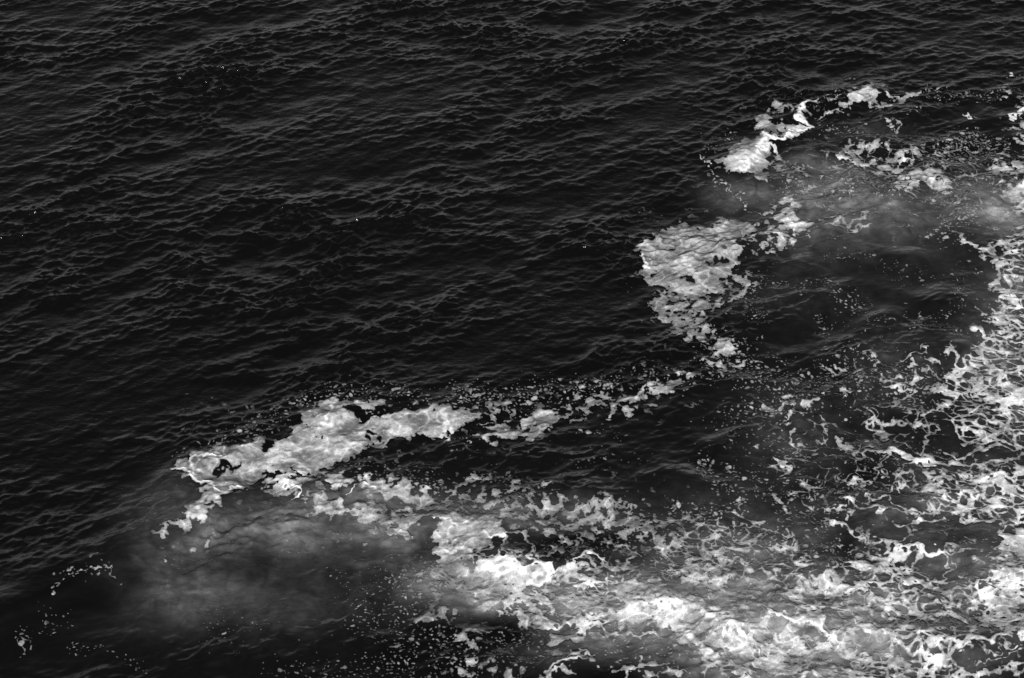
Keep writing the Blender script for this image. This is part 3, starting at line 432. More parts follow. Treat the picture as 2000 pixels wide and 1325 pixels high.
FLECKS = [   # group, density, size, reach, line
('fl_left',0.42,1,0.57,[(-14.44,-8.23),(-12.81,-6.72),(-11.39,-5.32),(-9.9,-4.5)]),
('fl_left',0.4,1,0.57,[(-9.9,-4.5),(-7.84,-4.04),(-5.21,-4.38),(-3.12,-4.57)]),
('fl_ribbon',0.5,1.1,0.68,[(-3.13,-4.38),(-1.04,-4.38),(1.04,-4.19),(3.14,-3.81),(5.24,-3.62)]),
('fl_ribbon',0.35,1,0.53,[(5.25,-3.43),(6.85,-2.86),(8.46,-2.47)]),
('fl_ribbon',0.3,1,0.47,[(7.85,-3.81),(10,-3.05),(10.59,-2.27)]),
('fl_ribbon',0.35,1,0.36,[(-3.05,-7.88),(-1.78,-7.52)]),
('fl_ribbon',0.28,0.9,0.31,[(3.32,-6.97),(5.62,-7.15)]),
('fl_ribbon',0.16,0.8,0.75,[(3.27,-8.94),(5.79,-9.12)]),
('fl_ribbon',0.4,1,0.36,[(-2.59,-5.32),(-1.56,-4.95)]),
('fl_gap',0.5,1.15,1.17,[(11.18,-1.49),(13.16,-3.05),(14.62,-4.19),(16.84,-3.05)]),
('fl_gap',0.42,1,1.04,[(12.42,-5.32),(14.54,-4.95)]),
('fl_gap',0.31,0.9,0.67,[(11.65,-2.27),(13.31,-1.49)]),
('fl_gap',0.28,0.9,1.02,[(10.78,-6.43),(12.73,-7.52),(14.18,-8.23)]),
('fl_gap',0.63,1,0.35,[(9.37,-8.94),(9.62,-9.99),(10.18,-10.85)]),
('fl_gap',0.56,1,0.35,[(10.54,-9.47),(11.19,-10.68)]),
('fl_gap',0.7,1.2,0.32,[(10.9,-11.19),(10.93,-12.21)]),
('fl_gap',0.49,1,0.55,[(12,-9.99),(12.4,-11.02)]),
('fl_gap',0.42,1,0.74,[(13.92,-10.68),(14.76,-12.04),(16.12,-11.02)]),
('fl_gap',0.56,0.9,0.52,[(17.87,-3.24),(18.22,-4.57)]),
('fl_gap',0.35,0.9,0.80,[(17.08,-1.1),(18.1,-1.49)]),
('fl_gap',0.49,1,0.68,[(13.28,-12.04),(14.65,-13.04)]),
('fl_gap',0.56,1,0.54,[(8.1,-12.38),(9.57,-12.38)]),
('fl_upper',0.62,1.1,0.67,[(25.78,17.01),(27.27,17.77),(28.39,17.26)]),
('fl_upper',0.62,1.1,0.60,[(25.13,15.76),(26.66,16.01),(28.16,16.01)]),
('fl_upper',0.47,1.1,0.83,[(16.49,13.31),(18.2,12.83),(20.08,13.79),(21.17,13.07)]),
('fl_upper',0.56,1.1,0.58,[(16.2,14.77),(16.34,11.88)]),
('fl_upper',0.62,1.2,0.76,[(24.8,11.88),(25.59,11.41),(25.07,10.01)]),
('fl_upper',0.28,1,0.91,[(18.91,18.8),(20.06,18.28)]),
('fl_upper',0.38,0.9,0.37,[(18.54,20.89),(19.9,21.96)]),
('fl_upper',0.5,1,0.37,[(25.27,22.5),(26.23,22.61)]),
('fl_upper',0.38,0.9,0.43,[(23.21,21.16),(24.37,20.63)]),
('fl_upper',0.38,1,0.44,[(26.12,21.96),(28.92,21.96),(29.9,22.23)]),
('fl_upper',0.5,0.9,0.53,[(19.29,14.52),(21.86,13.79)]),
('fl_upper',0.38,0.8,0.36,[(13.05,18.03),(11.74,16.76)]),
('fl_upper',0.5,0.9,0.53,[(26.29,13.79),(27.47,13.79),(28,11.88)]),
('fl_upper',0.38,0.9,0.72,[(27.05,11.41),(28.15,9.55)]),
('fl_upper',0.5,1,0.41,[(17.45,11.41),(18.67,11.88)]),
('fl_upper',0.25,0.9,0.46,[(20.26,10.71),(22.54,10.47)]),
('fl_upper',0.31,0.9,0.31,[(30.57,24.14),(31.72,23.59)]),
('fl_basin',0.39,0.8,0.50,[(13.34,4.67),(15.47,3.82),(17.21,4.46)]),
('fl_basin',0.36,0.95,0.71,[(17.18,4.24),(18.13,2.98),(18.84,2.14)]),
('fl_basin',0.21,0.7,0.83,[(20.69,5.54),(23.83,4.24)]),
('fl_basin',0.45,0.7,0.38,[(21.12,0.91),(22.54,1.32)]),
('fl_basin',0.45,0.7,0.33,[(22.81,1.32),(24.24,3.4)]),
('fl_basin',0.33,0.8,0.38,[(22.68,0.5),(23.76,0.5)]),
('fl_basin',0.26,0.7,0.54,[(17.92,1.32),(20.67,1.52)]),
('fl_basin',0.59,0.9,0.32,[(16.47,1.73),(16.49,0.71)]),
('fl_basin',0.33,0.8,0.39,[(19.75,6.85),(17.49,6.85)]),
('fl_basin',0.45,1,0.46,[(24.27,8.64),(24.13,9.55),(25.43,10.47)]),
('fl_basin',0.39,1,0.34,[(27,9.55),(27.41,8.64)]),
('fl_basin',0.39,0.8,0.54,[(12.4,3.4),(13.07,1.73)]),
('fl_pool',0.3,0.7,0.28,[(-21.2,-18.88),(-20.67,-19.93)]),
('fl_pool',0.35,0.7,0.19,[(-20.34,-18.73),(-20.01,-19.27)]),
('fl_pool',0.5,0.7,0.21,[(-20.83,-16.89),(-18.57,-16.2)]),
('fl_pool',0.35,0.8,0.23,[(-22.17,-19.93),(-21.36,-19.93)]),
('fl_pool',0.35,0.9,0.23,[(-19.64,-20.58),(-18.96,-20.93)]),
('fl_pool',0.4,0.9,0.23,[(-18.5,-20.52),(-17.95,-21.1)]),
('fl_pool',0.4,0.9,0.23,[(-17.22,-21.39),(-16.24,-21.91)]),
('fl_pool',0.22,0.5,0.46,[(-13.79,-18.43),(-13.24,-19.18)]),
('fl_pool',0.25,0.6,0.46,[(-12.33,-19.03),(-11.81,-19.63)]),
('fl_pool',0.3,0.5,0.69,[(-13.39,-19.93),(-12.01,-19.93)]),
('fl_pool',0.15,0.7,0.73,[(-10.71,-13.37),(-7.27,-14.03)]),
('fl_pool',0.2,0.8,0.36,[(-8.6,-15.79),(-7.58,-16.89)]),
('fl_pool',0.25,0.8,0.44,[(-14.57,-13.7),(-13.32,-14.03)]),
('fl_pool',0.2,0.7,0.59,[(-7.1,-16.89),(-5.67,-17.2)]),
('fl_pool',0.3,0.5,0.19,[(-16.28,-15.48),(-15.52,-15.79)]),
('fl_low',0.44,0.75,1.04,[(-6.53,-18.73),(-5.09,-19.63),(-4.57,-21.1)]),
('fl_low',0.5,0.86,1.14,[(-3.22,-20.52),(-1.82,-21.39),(-3.17,-22.25)]),
('fl_low',0.33,0.68,0.68,[(-9.99,-21.97),(-8.17,-21.97),(-6.37,-21.68)]),
('fl_low',0.55,0.83,0.94,[(-5.22,-16.58),(-4.7,-17.82),(-3.55,-16.89)]),
('fl_low',0.44,0.75,0.80,[(-1.15,-20.52),(0.23,-21.39)]),
('fl_low',0.44,0.75,0.69,[(0,-19.93),(1.38,-20.52)]),
('fl_low',0.5,0.75,0.68,[(-5.46,-21.68),(-3.61,-22.54)]),
('fl_low',0.44,0.68,0.69,[(4.14,-20.52),(6.88,-20.81)]),
('fl_low',0.55,0.75,0.47,[(-1.42,-17.36),(-0.23,-18.13)]),
('islets',0.45,1.1,0.45,[(-1,-10.16),(0,-10.51),(1.73,-11.19)]),
('islets',0.4,1,0.60,[(2.41,-14.67),(4.83,-14.35),(6.27,-14.67)]),
('lacethin',0.35,0.8,1.09,[(7.21,-15),(9.66,-14.35),(12.56,-14.35)]),
('lacethin',0.3,0.8,0.94,[(7.12,-16.58),(10.63,-17.2)]),
('lacelow',0.3,0.8,1.20,[(14.42,-15),(16.74,-15.64)]),
('lacelow',0.3,0.7,1.17,[(17.71,-17.2),(19.82,-18.73)]),
('churn',0.3,0.7,1.38,[(2.34,-18.43),(6.91,-20.23),(11.43,-21.1)]),
('left',0.3,0.9,0.25,[(-16.4,-8.77),(-15.2,-8.23)]),
('belt',0.4,1,0.63,[(-10,-9.99),(-7.53,-9.47),(-5,-9.82),(-3.73,-10.68)]),
('burst',0.4,0.8,0.87,[(28.53,14.77),(28.61,10.47)]),
('lacesparse',0.35,0.9,1.17,[(18.53,-2.27),(20.3,-4.57),(21.05,-3.05)]),
('lacesparse',0.3,0.8,1.00,[(17.52,-7.88),(18.49,-9.99)]),
('crest',0.35,0.8,0.93,[(22.24,-15.64),(22.39,-18.73)]),
]
LACE = [   # group, mesh, thread width, density, edge, outline
('lacetop',1,0.135,0.95,0.5,[(26.5,5.97),(27.58,9.55),(34.9,11.41),(31.24,-7.88),(25.13,-7.95),(22.79,-8.23),(21.96,-7.15),(21.74,-5.32),(21.72,-3.81),(22.5,-2.27),(23.32,-1.29),(24.31,-0.22),(25.28,0.71),(25.23,1.94),(26,2.73),(26.46,4.24)]),
('lacemid',0.8,0.13,0.95,0.5,[(20.86,-9.22),(23.35,-9.36),(30.73,-8.94),(29.21,-13.37),(23.37,-13.37),(21.75,-12.88),(20.31,-12.71),(19.38,-12.38),(19.59,-11.02),(20.19,-10.34)]),
('lacelow',1.25,0.16,0.95,0.6,[(14.79,-15.95),(16.61,-14.84),(17.84,-14.61),(20.12,-16.89),(21.49,-17.2),(22.83,-15),(29.56,-15),(26.89,-20.52),(22.11,-20.23),(20.2,-20.67),(20.03,-21.68),(18.58,-25.04),(14.15,-25.04),(14.6,-21.39),(12.5,-19.63),(12.66,-18.13)]),
('lacethin',1,0.105,0.9,0.8,[(6.27,-14.67),(8.03,-13.37),(10.28,-12.71),(12.2,-13.04),(13.56,-14.03),(14.38,-15.32),(14.64,-17.2),(13.09,-18.43),(11.25,-18.13),(9.4,-17.82),(7.07,-17.51),(5.95,-16.27)]),
('lacesparse',1.6,0.09,0.72,0.8,[(17.57,-1.49),(20.23,-1.49),(22.37,-3.05),(21.53,-8.23),(22.73,-8.59),(19.34,-11.02),(17.09,-13.04),(14.72,-12.38),(12.89,-11.02),(12.66,-8.23),(14.38,-6.43),(16.94,-6.43)]),
('churn',0.95,0.16,1,0.8,[(1.9,-16.58),(5.7,-16.42),(9.37,-18.13),(12.96,-19.63),(14.91,-22.54),(9.04,-22.54),(6.93,-19.93),(2.32,-19.48)]),
('islets',0.9,0.05,0.5,0.5,[(0.73,-14.03),(6.28,-14.35),(5.71,-16.27),(1.19,-16.27)]),
('laceupper',0.8,0.075,0.75,0.8,[(16.05,14.77),(19.36,17.52),(22.91,17.01),(26.06,17.77),(30.1,16.76),(28.81,10.01),(24.64,10.94),(21.59,11.88),(17.39,10.94),(15.85,12.83)]),
('crest',0.9,0.18,0.95,0.6,[(21.79,-17.51),(22.83,-14.35),(29.62,-13.7),(27.71,-19.93),(21.71,-19.93),(20.89,-19.33)]),
]
DENSE = [   # whiteness of thick froth, reach, line
(1,0.15,[(18.19,21.1),(17.73,20.63),(17.31,20.42),(17.26,19.94),(17.07,19.58),(17.28,19.32),(17.67,19.21),(17.7,18.9),(17.37,18.69),(16.8,18.49),(16.49,18.13),(16.35,17.67),(15.87,17.42),(15.23,17.67),(14.92,17.87)]),
(0.9,0.21,[(14.92,17.87),(14.75,16.76),(14.38,16.01),(13.86,15.16),(13.21,14.52)]),
(0.5,0.54,[(14.36,15.76),(13.08,14.77)]),
(0.7,0.12,[(14.86,16.96),(15.29,17.01),(15.76,16.31)]),
(1,0.11,[(7.28,6.94),(7.4,6.5),(7.5,6.15),(7.29,5.88)]),
(0.35,0.25,[(7.24,7.74),(7.77,7.07)]),
(0.45,0.25,[(9.42,6.41),(9.84,5.54),(10.29,4.76),(10.79,4.03)]),
(0.35,0.33,[(8.87,4.24),(9.53,3.82),(9.98,4.24)]),
(0.3,0.26,[(11.53,8.19),(12.26,8.41)]),
(0.35,0.20,[(12.04,10.01),(11.47,9.32)]),
(0.7,0.26,[(15.26,9.92),(15.75,9.64)]),
(0.5,0.14,[(15.66,9.55),(15.91,8.41)]),
(0.4,0.17,[(15.61,11.88),(16.04,11.31)]),
(0.5,0.19,[(22.6,21.26),(22.72,21)]),
(0.4,0.22,[(21.53,22.5),(20.77,21.42)]),
(0.5,0.21,[(19.14,15.76),(20.57,15.26)]),
(0.7,0.15,[(23.3,15.96),(22.77,15.16)]),
(0.3,0.25,[(23.94,21.96),(24.62,22.28)]),
(0.35,0.30,[(22.38,13.31),(24.22,13.79)]),
(0.9,0.29,[(28.98,13.21),(29.63,12.74),(30.38,12.12)]),
(0.6,0.36,[(28.24,14.77),(29.43,14.77)]),
(1,0.15,[(-16.39,-9.82),(-15.7,-10.34),(-15.02,-10.85),(-14.11,-11.19),(-13.15,-10.96)]),
(0.9,0.10,[(-15.95,-9.29),(-15.11,-9.01),(-14.23,-8.94)]),
(0.8,0.13,[(-15.84,-9.22),(-15.57,-9.82),(-15.17,-10.2)]),
(0.64,0.29,[(-14.1,-11.36),(-14.72,-12.38),(-15.25,-13.11)]),
(0.64,0.26,[(-11.1,-8.77),(-10.78,-8.94),(-10.29,-9.47),(-10.2,-9.99)]),
(0.56,0.30,[(-11.63,-8.41),(-10.15,-7.95),(-9.13,-8.05)]),
(0.72,0.30,[(-9.68,-6.72),(-8.97,-6.72)]),
(0.7,0.15,[(-8.95,-5.06),(-9.16,-5.76),(-9.38,-6.35)]),
(0.6,0.13,[(-7.72,-6.13),(-6.7,-5.99),(-5.67,-5.91),(-4.38,-5.87)]),
(0.68,0.19,[(-3.48,-5.87),(-3.2,-6.61),(-3.12,-7.15)]),
(1,0.10,[(-3.57,-7.23),(-3.11,-7.34),(-3.3,-7.73)]),
(0.64,0.26,[(-5.87,-7.15),(-5.25,-6.86)]),
(0.56,0.26,[(-8.36,-8.23),(-7.75,-7.88)]),
(0.48,0.30,[(-12.28,-9.64),(-11.57,-9.12)]),
(1,0.10,[(-10.9,-10.51),(-10.55,-10.85),(-10.15,-11.19),(-10.25,-11.53),(-10.6,-11.77)]),
(0.4,0.20,[(-11.7,-10.51),(-10.97,-10.34)]),
(1,0.12,[(-7.87,-11.3),(-7.69,-10.89),(-7.09,-10.58),(-6.58,-10.85)]),
(0.6,0.20,[(-7.24,-10.06),(-6.85,-10.51)]),
(0.4,0.20,[(-6.11,-10.16),(-5.78,-10.34)]),
(0.28,0.21,[(-4.95,-11.19),(-3.95,-11.43)]),
(0.35,0.20,[(-9.09,-10.51),(-8.58,-10.68)]),
(0.5,0.20,[(-8.37,-11.87),(-7.36,-12.38),(-6.6,-12.88)]),
(0.9,0.10,[(-5.72,-13.44),(-5.1,-13.7),(-4.65,-13.93)]),
(0.35,0.24,[(-5.86,-13.04),(-5.11,-13.37)]),
(0.8,0.10,[(-4.15,-13.04),(-3.17,-13.31),(-2.31,-13.27),(-1.76,-13.17)]),
(0.8,0.10,[(-3.34,-14.09),(-2.95,-14.42),(-2.61,-14.42)]),
(1,0.10,[(-3.08,-14.84),(-2.84,-15),(-2.88,-15.16)]),
(0.8,0.14,[(-2.57,-14.9),(-2.12,-14.93),(-1.92,-15.12)]),
(0.4,0.29,[(-3.14,-14.35),(-3.35,-15.48)]),
(0.3,0.36,[(-2.43,-13.86),(-1.45,-14.03)]),
(0.9,0.38,[(-1.19,-16.11),(-0.24,-16.11),(0.48,-16.2)]),
(1,0.19,[(-0.6,-15.57),(0,-15.86),(0.48,-15.95),(1.07,-15.79),(1.55,-15.83),(1.86,-16.2),(1.57,-16.58),(0.95,-16.77)]),
(0.6,0.47,[(0,-16.89),(0.94,-17.2)]),
(0.44,0.26,[(4.92,-18.13),(6.08,-18.37),(7.01,-18.43),(8.69,-17.88)]),
(0.39,0.26,[(3.49,-18.88),(4.43,-18.73)]),
(0.39,0.26,[(6.97,-19.18),(7.85,-19.93),(8.92,-21.1)]),
(0.44,0.22,[(8.84,-19.09),(9.75,-19.33),(10.39,-19.93),(11.45,-20.96)]),
(0.33,0.36,[(10.37,-20.23),(11.83,-21.68)]),
(0.33,0.30,[(1.86,-19.39),(3.25,-19.33)]),
(0.28,0.26,[(4.86,-19.78),(6,-20.08)]),
(0.8,0.19,[(11.64,-18.91),(13.22,-19.39),(14.42,-20.02)]),
(0.6,0.33,[(4.75,-16.58),(2.84,-16.89)]),
(0.28,0.47,[(0.23,-18.13),(1.41,-17.82)]),
(0.7,0.12,[(2.39,-15.89),(3.36,-15.19),(4.27,-15.22)]),
(0.8,0.12,[(-1.5,-13.9),(-0.44,-14.22)]),
(0.5,0.14,[(2.3,-14.35),(0.89,-15.57)]),
(0.5,0.15,[(0,-6.43),(1.03,-5.87),(1.94,-5.39)]),
(0.4,0.18,[(5.72,-4.76),(6.86,-3.74)]),
(0.3,0.20,[(-1.4,-7.52),(-1.02,-6.97)]),
(0.75,0.35,[(18.88,-8.16),(19.91,-8.87),(20.6,-9.29)]),
(0.25,1.48,[(23.55,-11.02),(24.42,-11.7)]),
(0.15,1.81,[(25.55,-1.49),(25.37,-5.32),(27.12,2.56)]),
(0.9,0.61,[(23.22,-14.19),(25.25,-13.7)]),
(0.9,0.33,[(22.39,-16.77),(21.62,-17.51)]),
(0.44,0.33,[(22.19,-19.18),(22.97,-19.33)]),
(0.6,0.24,[(15.11,-17.2),(17.04,-16.89),(18.71,-16.83)]),
(0.7,0.29,[(18.15,-15),(19.12,-14.93),(20.05,-15.09)]),
(0.28,0.22,[(17.18,-18.43),(18.03,-19.78)]),
(0.39,0.22,[(18.37,-20.58),(20.64,-20.75),(22.59,-20.17)]),
(0.9,0.22,[(26.49,3.61),(27.27,3.4)]),
(0.6,0.22,[(24.33,0.67),(25.27,-0.1)]),
(0.2,0.98,[(21.13,-10.68),(22.14,-12.04)]),
(0.35,0.18,[(11.09,16.06),(11.81,13.79),(13.5,11.17)]),
(0.9,0.31,[(27.5,20.05),(27.52,19.94)]),
(0.25,0.19,[(-20.83,-16.89),(-18.58,-16.11)]),
(0.8,0.19,[(30.6,23.97),(31.01,24.47)]),
(0.7,0.25,[(29.75,19.73),(31.03,20.79)]),
(0.39,0.55,[(2.04,-21.97),(3.43,-21.25),(5.92,-21.68)]),
]
BUBBLES = [   # milky aerated water: amount, rx, ry, x, y
(0.24,2.62,2.52,-15.94,-16.27),
(0.31,3.65,1.65,-12.66,-13.37),
(0.3,3.63,1.78,-8.47,-14.19),
(0.2,2.82,1.84,-13.39,-17.82),
(0.35,1.46,1.31,-5.59,-13.7),
(0.14,1.73,1.70,-16.79,-11.53),
(0.25,1.47,1.34,-10.8,-12.38),
(0.12,4.69,1.83,-9.37,-18.13),
(0.26,1.76,1.72,12.6,12.59),
(0.42,3.21,1.90,17.24,12.12),
(0.3,1.79,0.99,16.7,15.26),
(0.27,5.23,1.88,22.1,11.41),
(0.52,2.63,1.71,27.17,12.12),
(0.5,1.73,1.38,27.95,10.01),
(0.22,5.73,2.28,18.62,9.09),
(0.28,2.67,1.22,19.29,14.52),
(0.05,5.59,3.91,19.57,5.54),
(0.06,4.16,2.56,13.3,4.24),
(0.14,2.43,1.03,21.28,18.28),
(0.7,5.41,1.54,3.06,-17.67),
(0.9,4.67,1.97,9.34,-18.58),
(0.75,4.61,2.65,13.36,-20.23),
(0.6,2.14,1.25,-2.37,-16.58),
(0.42,3.67,1.17,-2.94,-12.71),
(0.42,3.84,1.76,10.08,-15.16),
(0.4,4.69,3.97,18.75,-18.13),
(0.36,3.45,2.71,21.7,-11.7),
(0.45,1.85,4.67,25.41,-2.27),
(0.14,3.17,3.10,20.06,-2.66),
(0.4,3.70,1.01,-7.41,-11.53),
(0.32,4.13,1.17,4.58,-20.81),
(0.5,1.88,0.87,-0.94,-17.51),
(0.35,1.94,2.56,27.43,4.24),
(0.12,6.13,2.00,13.49,-12.38),
(0.3,2.38,1.89,23.32,-16.27),
(0.25,3.42,1.33,2.44,-13.04),
(0.4,3.40,1.43,11.32,-22.25),
(0.15,3.06,3.62,14.3,-7.15),
(-0.45,0.77,0.58,1.92,-15),
(-0.4,2.18,0.52,3.63,-14.19),
(-0.4,1.39,0.89,-0.46,-19.63),
(-0.25,1.84,1.18,-3.45,-20.52),
(-0.3,1.59,0.71,4.54,-21.97),
(-0.2,1.50,1.04,17.49,-9.99),
(-0.25,1.43,0.94,17.61,-16.27),
(-0.3,1.21,0.98,15.94,-14.35),
(-0.25,1.46,1.31,20.88,-13.7),
(-0.1,2.12,1.23,-18.14,-17.51),
(-0.1,2.19,1.67,24.65,2.56),
(-0.15,2.67,1.96,14.22,14.28),
]
SMOOTH_WATER = [(-22.62,-22.4),(-24.33,-25.04),(-24.78,-18.43),(-20.86,-16.74),(-18.22,-15.32),(-16.27,-13.7),(-15.87,-11.02),(-12.6,-8.94),(-9.68,-7.52),(-2.57,-6.43),(2.06,-6.06),(6.51,-4.57),(10.59,-2.27),(11.64,4.24),(13.34,7.74),(12.8,11.41),(11.93,15.26),(14.68,19.32),(18.51,20.63),(22.5,22.77),(26.52,22.5),(37.5,24.14),(40.29,21.42),(30.75,-25.85),(-21.96,-25.85)]
SWELLS = [   # height, front width, back width, crest line
(0.6,0.9,2.6,[(-27.24,-21.97),(-23.29,-18.88),(-20.78,-17.2),(-18.22,-15.32),(-16.72,-13.96),(-15.17,-12.71)]),
(0.3,0.9,2.2,[(-16.47,-10.16),(-14.59,-9.12),(-12.19,-7.88),(-9.27,-6.06),(-6.2,-5.5),(-2.58,-5.87)]),
(0.3,0.8,1.8,[(13.08,14.77),(15.25,18.8),(17.89,20.63),(21.84,22.5)]),
(0.55,0.8,1.5,[(18.37,-20.58),(20.16,-20.87),(21.36,-20.58),(22.6,-20.08),(28.54,-19.33),(28.12,-18.13)]),
(0.35,0.8,1.4,[(11.65,-18.88),(13.22,-19.39),(14.78,-19.93)]),
(0.3,0.7,1.4,[(-1.67,-15.79),(0,-15.83),(1.67,-15.79)]),
(0.25,0.8,1.6,[(-3.65,-13.37),(-1.71,-13.24)]),
(0.3,0.8,1.5,[(5.86,-18.13),(7.73,-18.13),(9.31,-19.03),(11.03,-20.52)]),
(0.4,0.8,1.4,[(21.61,-17.2),(22.3,-16.64),(23.49,-16.58),(28.64,-16.89)]),
(0.25,0.8,1.6,[(16.69,-14.19),(18.3,-14.74),(21.63,-15)]),
(0.2,0.7,1.4,[(23.01,2.56),(23.97,3.4),(24.55,3.57)]),
(-0.12,2,2,[(-19.87,-18.43),(-18.23,-16.89)]),
(0.25,0.9,1.8,[(0,-11.87),(2.48,-11.02),(4.95,-11.19),(8.18,-11.02)]),
(0.22,0.8,1.6,[(18.74,-0.7),(21.41,-0.7),(23.22,-1.1)]),
]

rng = np.random.default_rng(11)

# ---------------------------------------------------------------- numeric helpers
def wave_noise(shape, step, wavelength, band=0.5, stretch=1.0, angle=0.0, seed=0):
    """Gaussian field, unit variance, one dominant wavelength, stretched along angle."""
    r = np.random.default_rng(seed)
    ky = np.fft.fftfreq(shape[0], step)[:, None]
    kx = np.fft.rfftfreq(shape[1], step)[None, :]
    c, s = math.cos(angle), math.sin(angle)
    ku, kv = (kx * c + ky * s) * stretch, -kx * s + ky * c
    k = np.sqrt(ku * ku + kv * kv) * wavelength + 1e-9
    amp = np.exp(-(np.log(k) / band) ** 2)
    spec = np.fft.rfft2(r.standard_normal(shape)) * amp
    f = np.fft.irfft2(spec, s=shape)
    return (f / f.std()).astype(np.float32)

def uniform(z):
    return 0.5 * (1 + np.tanh(0.79788 * (z + 0.044715 * z ** 3)))

def smooth(a, b, x):
    t = np.clip((x - a) / (b - a), 0, 1)
    return t * t * (3 - 2 * t)

def seg_dist(X, Y, line):
    d = np.full(X.shape, 1e9, np.float32)
    for (x0, y0), (x1, y1) in zip(line[:-1], line[1:]):
        vx, vy = x1 - x0, y1 - y0
        t = np.clip(((X - x0) * vx + (Y - y0) * vy) / (vx * vx + vy * vy + 1e-9), 0, 1)
        d = np.minimum(d, (X - x0 - t * vx) ** 2 + (Y - y0 - t * vy) ** 2)
    return np.sqrt(d)

def inside(X, Y, poly):
    hit = np.zeros(X.shape, bool)
    for (x0, y0), (x1, y1) in zip(poly, poly[1:] + poly[:1]):
        if y0 == y1:
            continue
        hit ^= ((y0 > Y) != (y1 > Y)) & (X < (x1 - x0) * (Y - y0) / (y1 - y0) + x0)
    return hit

def signed(X, Y, poly):
    d = seg_dist(X, Y, poly + poly[:1])
    return np.where(inside(X, Y, poly), d, -d)

def blur(a, r):
    for ax in (0, 1):
        c = np.cumsum(np.pad(a, [(r + 1, r) if i == ax else (0, 0) for i in (0, 1)], mode='edge'), axis=ax, dtype=np.float64)
        n = a.shape[ax]
        a = (np.take(c, range(2 * r + 1, 2 * r + 1 + n), ax) - np.take(c, range(0, n), ax)) / (2 * r + 1)
    return a.astype(np.float32)

# ---------------------------------------------------------------- the waves: one directional spectrum, sharpened crests
TILE, N = 81.92, 1024
STEP = TILE / N
def ocean():
    r = np.random.default_rng(5)
    k1 = 2 * math.pi * np.fft.fftfreq(N, STEP)
    ky, kx = np.meshgrid(k1, k1, indexing='ij')
    k = np.hypot(kx, ky); k[0, 0] = 1
    th = np.arctan2(ky, kx) - math.radians(121.0)
    kp = 2 * math.pi / 3.4
    spread = 0.38 + 0.9 * np.abs(np.cos(th)) ** 5.0 + 0.40 * np.abs(np.cos(th + math.radians(42.0))) ** 5.0
    amp = k ** -2.25 * (1 + (k / 5.0) ** 2) ** 0.42 * np.exp(-0.6 * (kp / k) ** 2) * spread * np.exp(-(k * 0.035) ** 2)
    amp = amp * (1 + 1.5 * np.exp(-(np.log(k * 7.5 / (2 * math.pi)) / 0.35) ** 2) * np.exp(0.6 * (kp / k) ** 2) * 0.22)   # a low swell under the chop
    amp[0, 0] = 0
    h = np.fft.fft2(r.standard_normal((N, N))) * amp
    def parts(sel):
        hs = h * sel
        z = np.fft.ifft2(hs).real
        dx = np.fft.ifft2(1j * kx / k * hs).real
        dy = np.fft.ifft2(1j * ky / k * hs).real
        return z, dx, dy
    low = 1 / (1 + (k / (2 * math.pi / 1.7)) ** 4)
    a, b = parts(0.92 * low), parts(1.3 * (1 - low))
    z = a[0] + b[0]
    gy, gx = np.gradient(z, STEP)
    sc = 0.285 / math.sqrt((gx ** 2 + gy ** 2).mean())
    # the steepest groups have already broken: hold their slope down
    steep = np.zeros((N, N))
    for q in (a, b):
        gy, gx = np.gradient(q[0] * sc, STEP)
        steep += gx ** 2 + gy ** 2
    pad = np.pad(steep, 40, mode='wrap')
    for _ in range(2):
        pad = blur(pad, 7)
    hold = 1 / np.sqrt(1 + (np.maximum(pad[40:-40, 40:-40] - 0.05, 0) / 0.055) ** 1.0)
    return [(q * sc * hold).astype(np.float32) for q in a], [(q * sc * hold).astype(np.float32) for q in b]
LONG, SHORT = ocean()
ZSIG = float(LONG[0].std())

def sample(f, X, Y):
    u, v = (X / STEP) % N, (Y / STEP) % N
    i, j = np.floor(u).astype(np.int32), np.floor(v).astype(np.int32)
    fu, fv = (u - i).astype(np.float32), (v - j).astype(np.float32)
    i %= N; j %= N
    i2, j2 = (i + 1) % N, (j + 1) % N
    return (f[j, i] * (1 - fu) + f[j, i2] * fu) * (1 - fv) + (f[j2, i] * (1 - fu) + f[j2, i2] * fu) * fv

GUST = wave_noise((N, N), STEP, 15.0, 0.5, 1.6, math.radians(31), 77)
BOIL = wave_noise((N, N), STEP, 3.4, 0.45, 1.3, 0.2, 78)

def surface(X, Y):
    """displaced sea point for a rest position"""
    sd = signed(X, Y, SMOOTH_WATER)
    calm = smooth(-1.2, 2.5, sd)
    gust = np.clip(1 + 0.32 * sample(GUST, X, Y), 0.4, 1.7)
    al = (1 - 0.20 * calm) * gust
    zl = sample(LONG[0], X, Y)
    ash = (1 - 0.22 * calm) * gust * np.clip(1 + 0.42 * zl / ZSIG, 0.35, 1.9)      # small waves grow on the crests
    z = al * zl + ash * sample(SHORT[0], X, Y)
    z = z + calm * 0.07 * sample(BOIL, X, Y)
    chop = 0.45 - 0.05 * calm
    dx = (al * sample(LONG[1], X, Y) + ash * sample(SHORT[1], X, Y)) * chop
    dy = (al * sample(LONG[2], X, Y) + ash * sample(SHORT[2], X, Y)) * chop
    for hgt, front, back, line in SWELLS:
        xs, ys = [p[0] for p in line], [p[1] for p in line]
        m = 3.2 * max(front, back)
        w = (X > min(xs) - m) & (X < max(xs) + m) & (Y > min(ys) - m) & (Y < max(ys) + m)
        if not w.any():
            continue
        x, y = X[w], Y[w]
        d = seg_dist(x, y, line)
        yc = np.interp(x, xs, ys) if xs[0] < xs[-1] else np.interp(x, xs[::-1], ys[::-1])
        wd = front + (back - front) * smooth(-1.0, 1.0, y - yc)
        z[w] += hgt * np.exp(-(d / wd) ** 2)
    return X + dx, Y + dy, z, calm

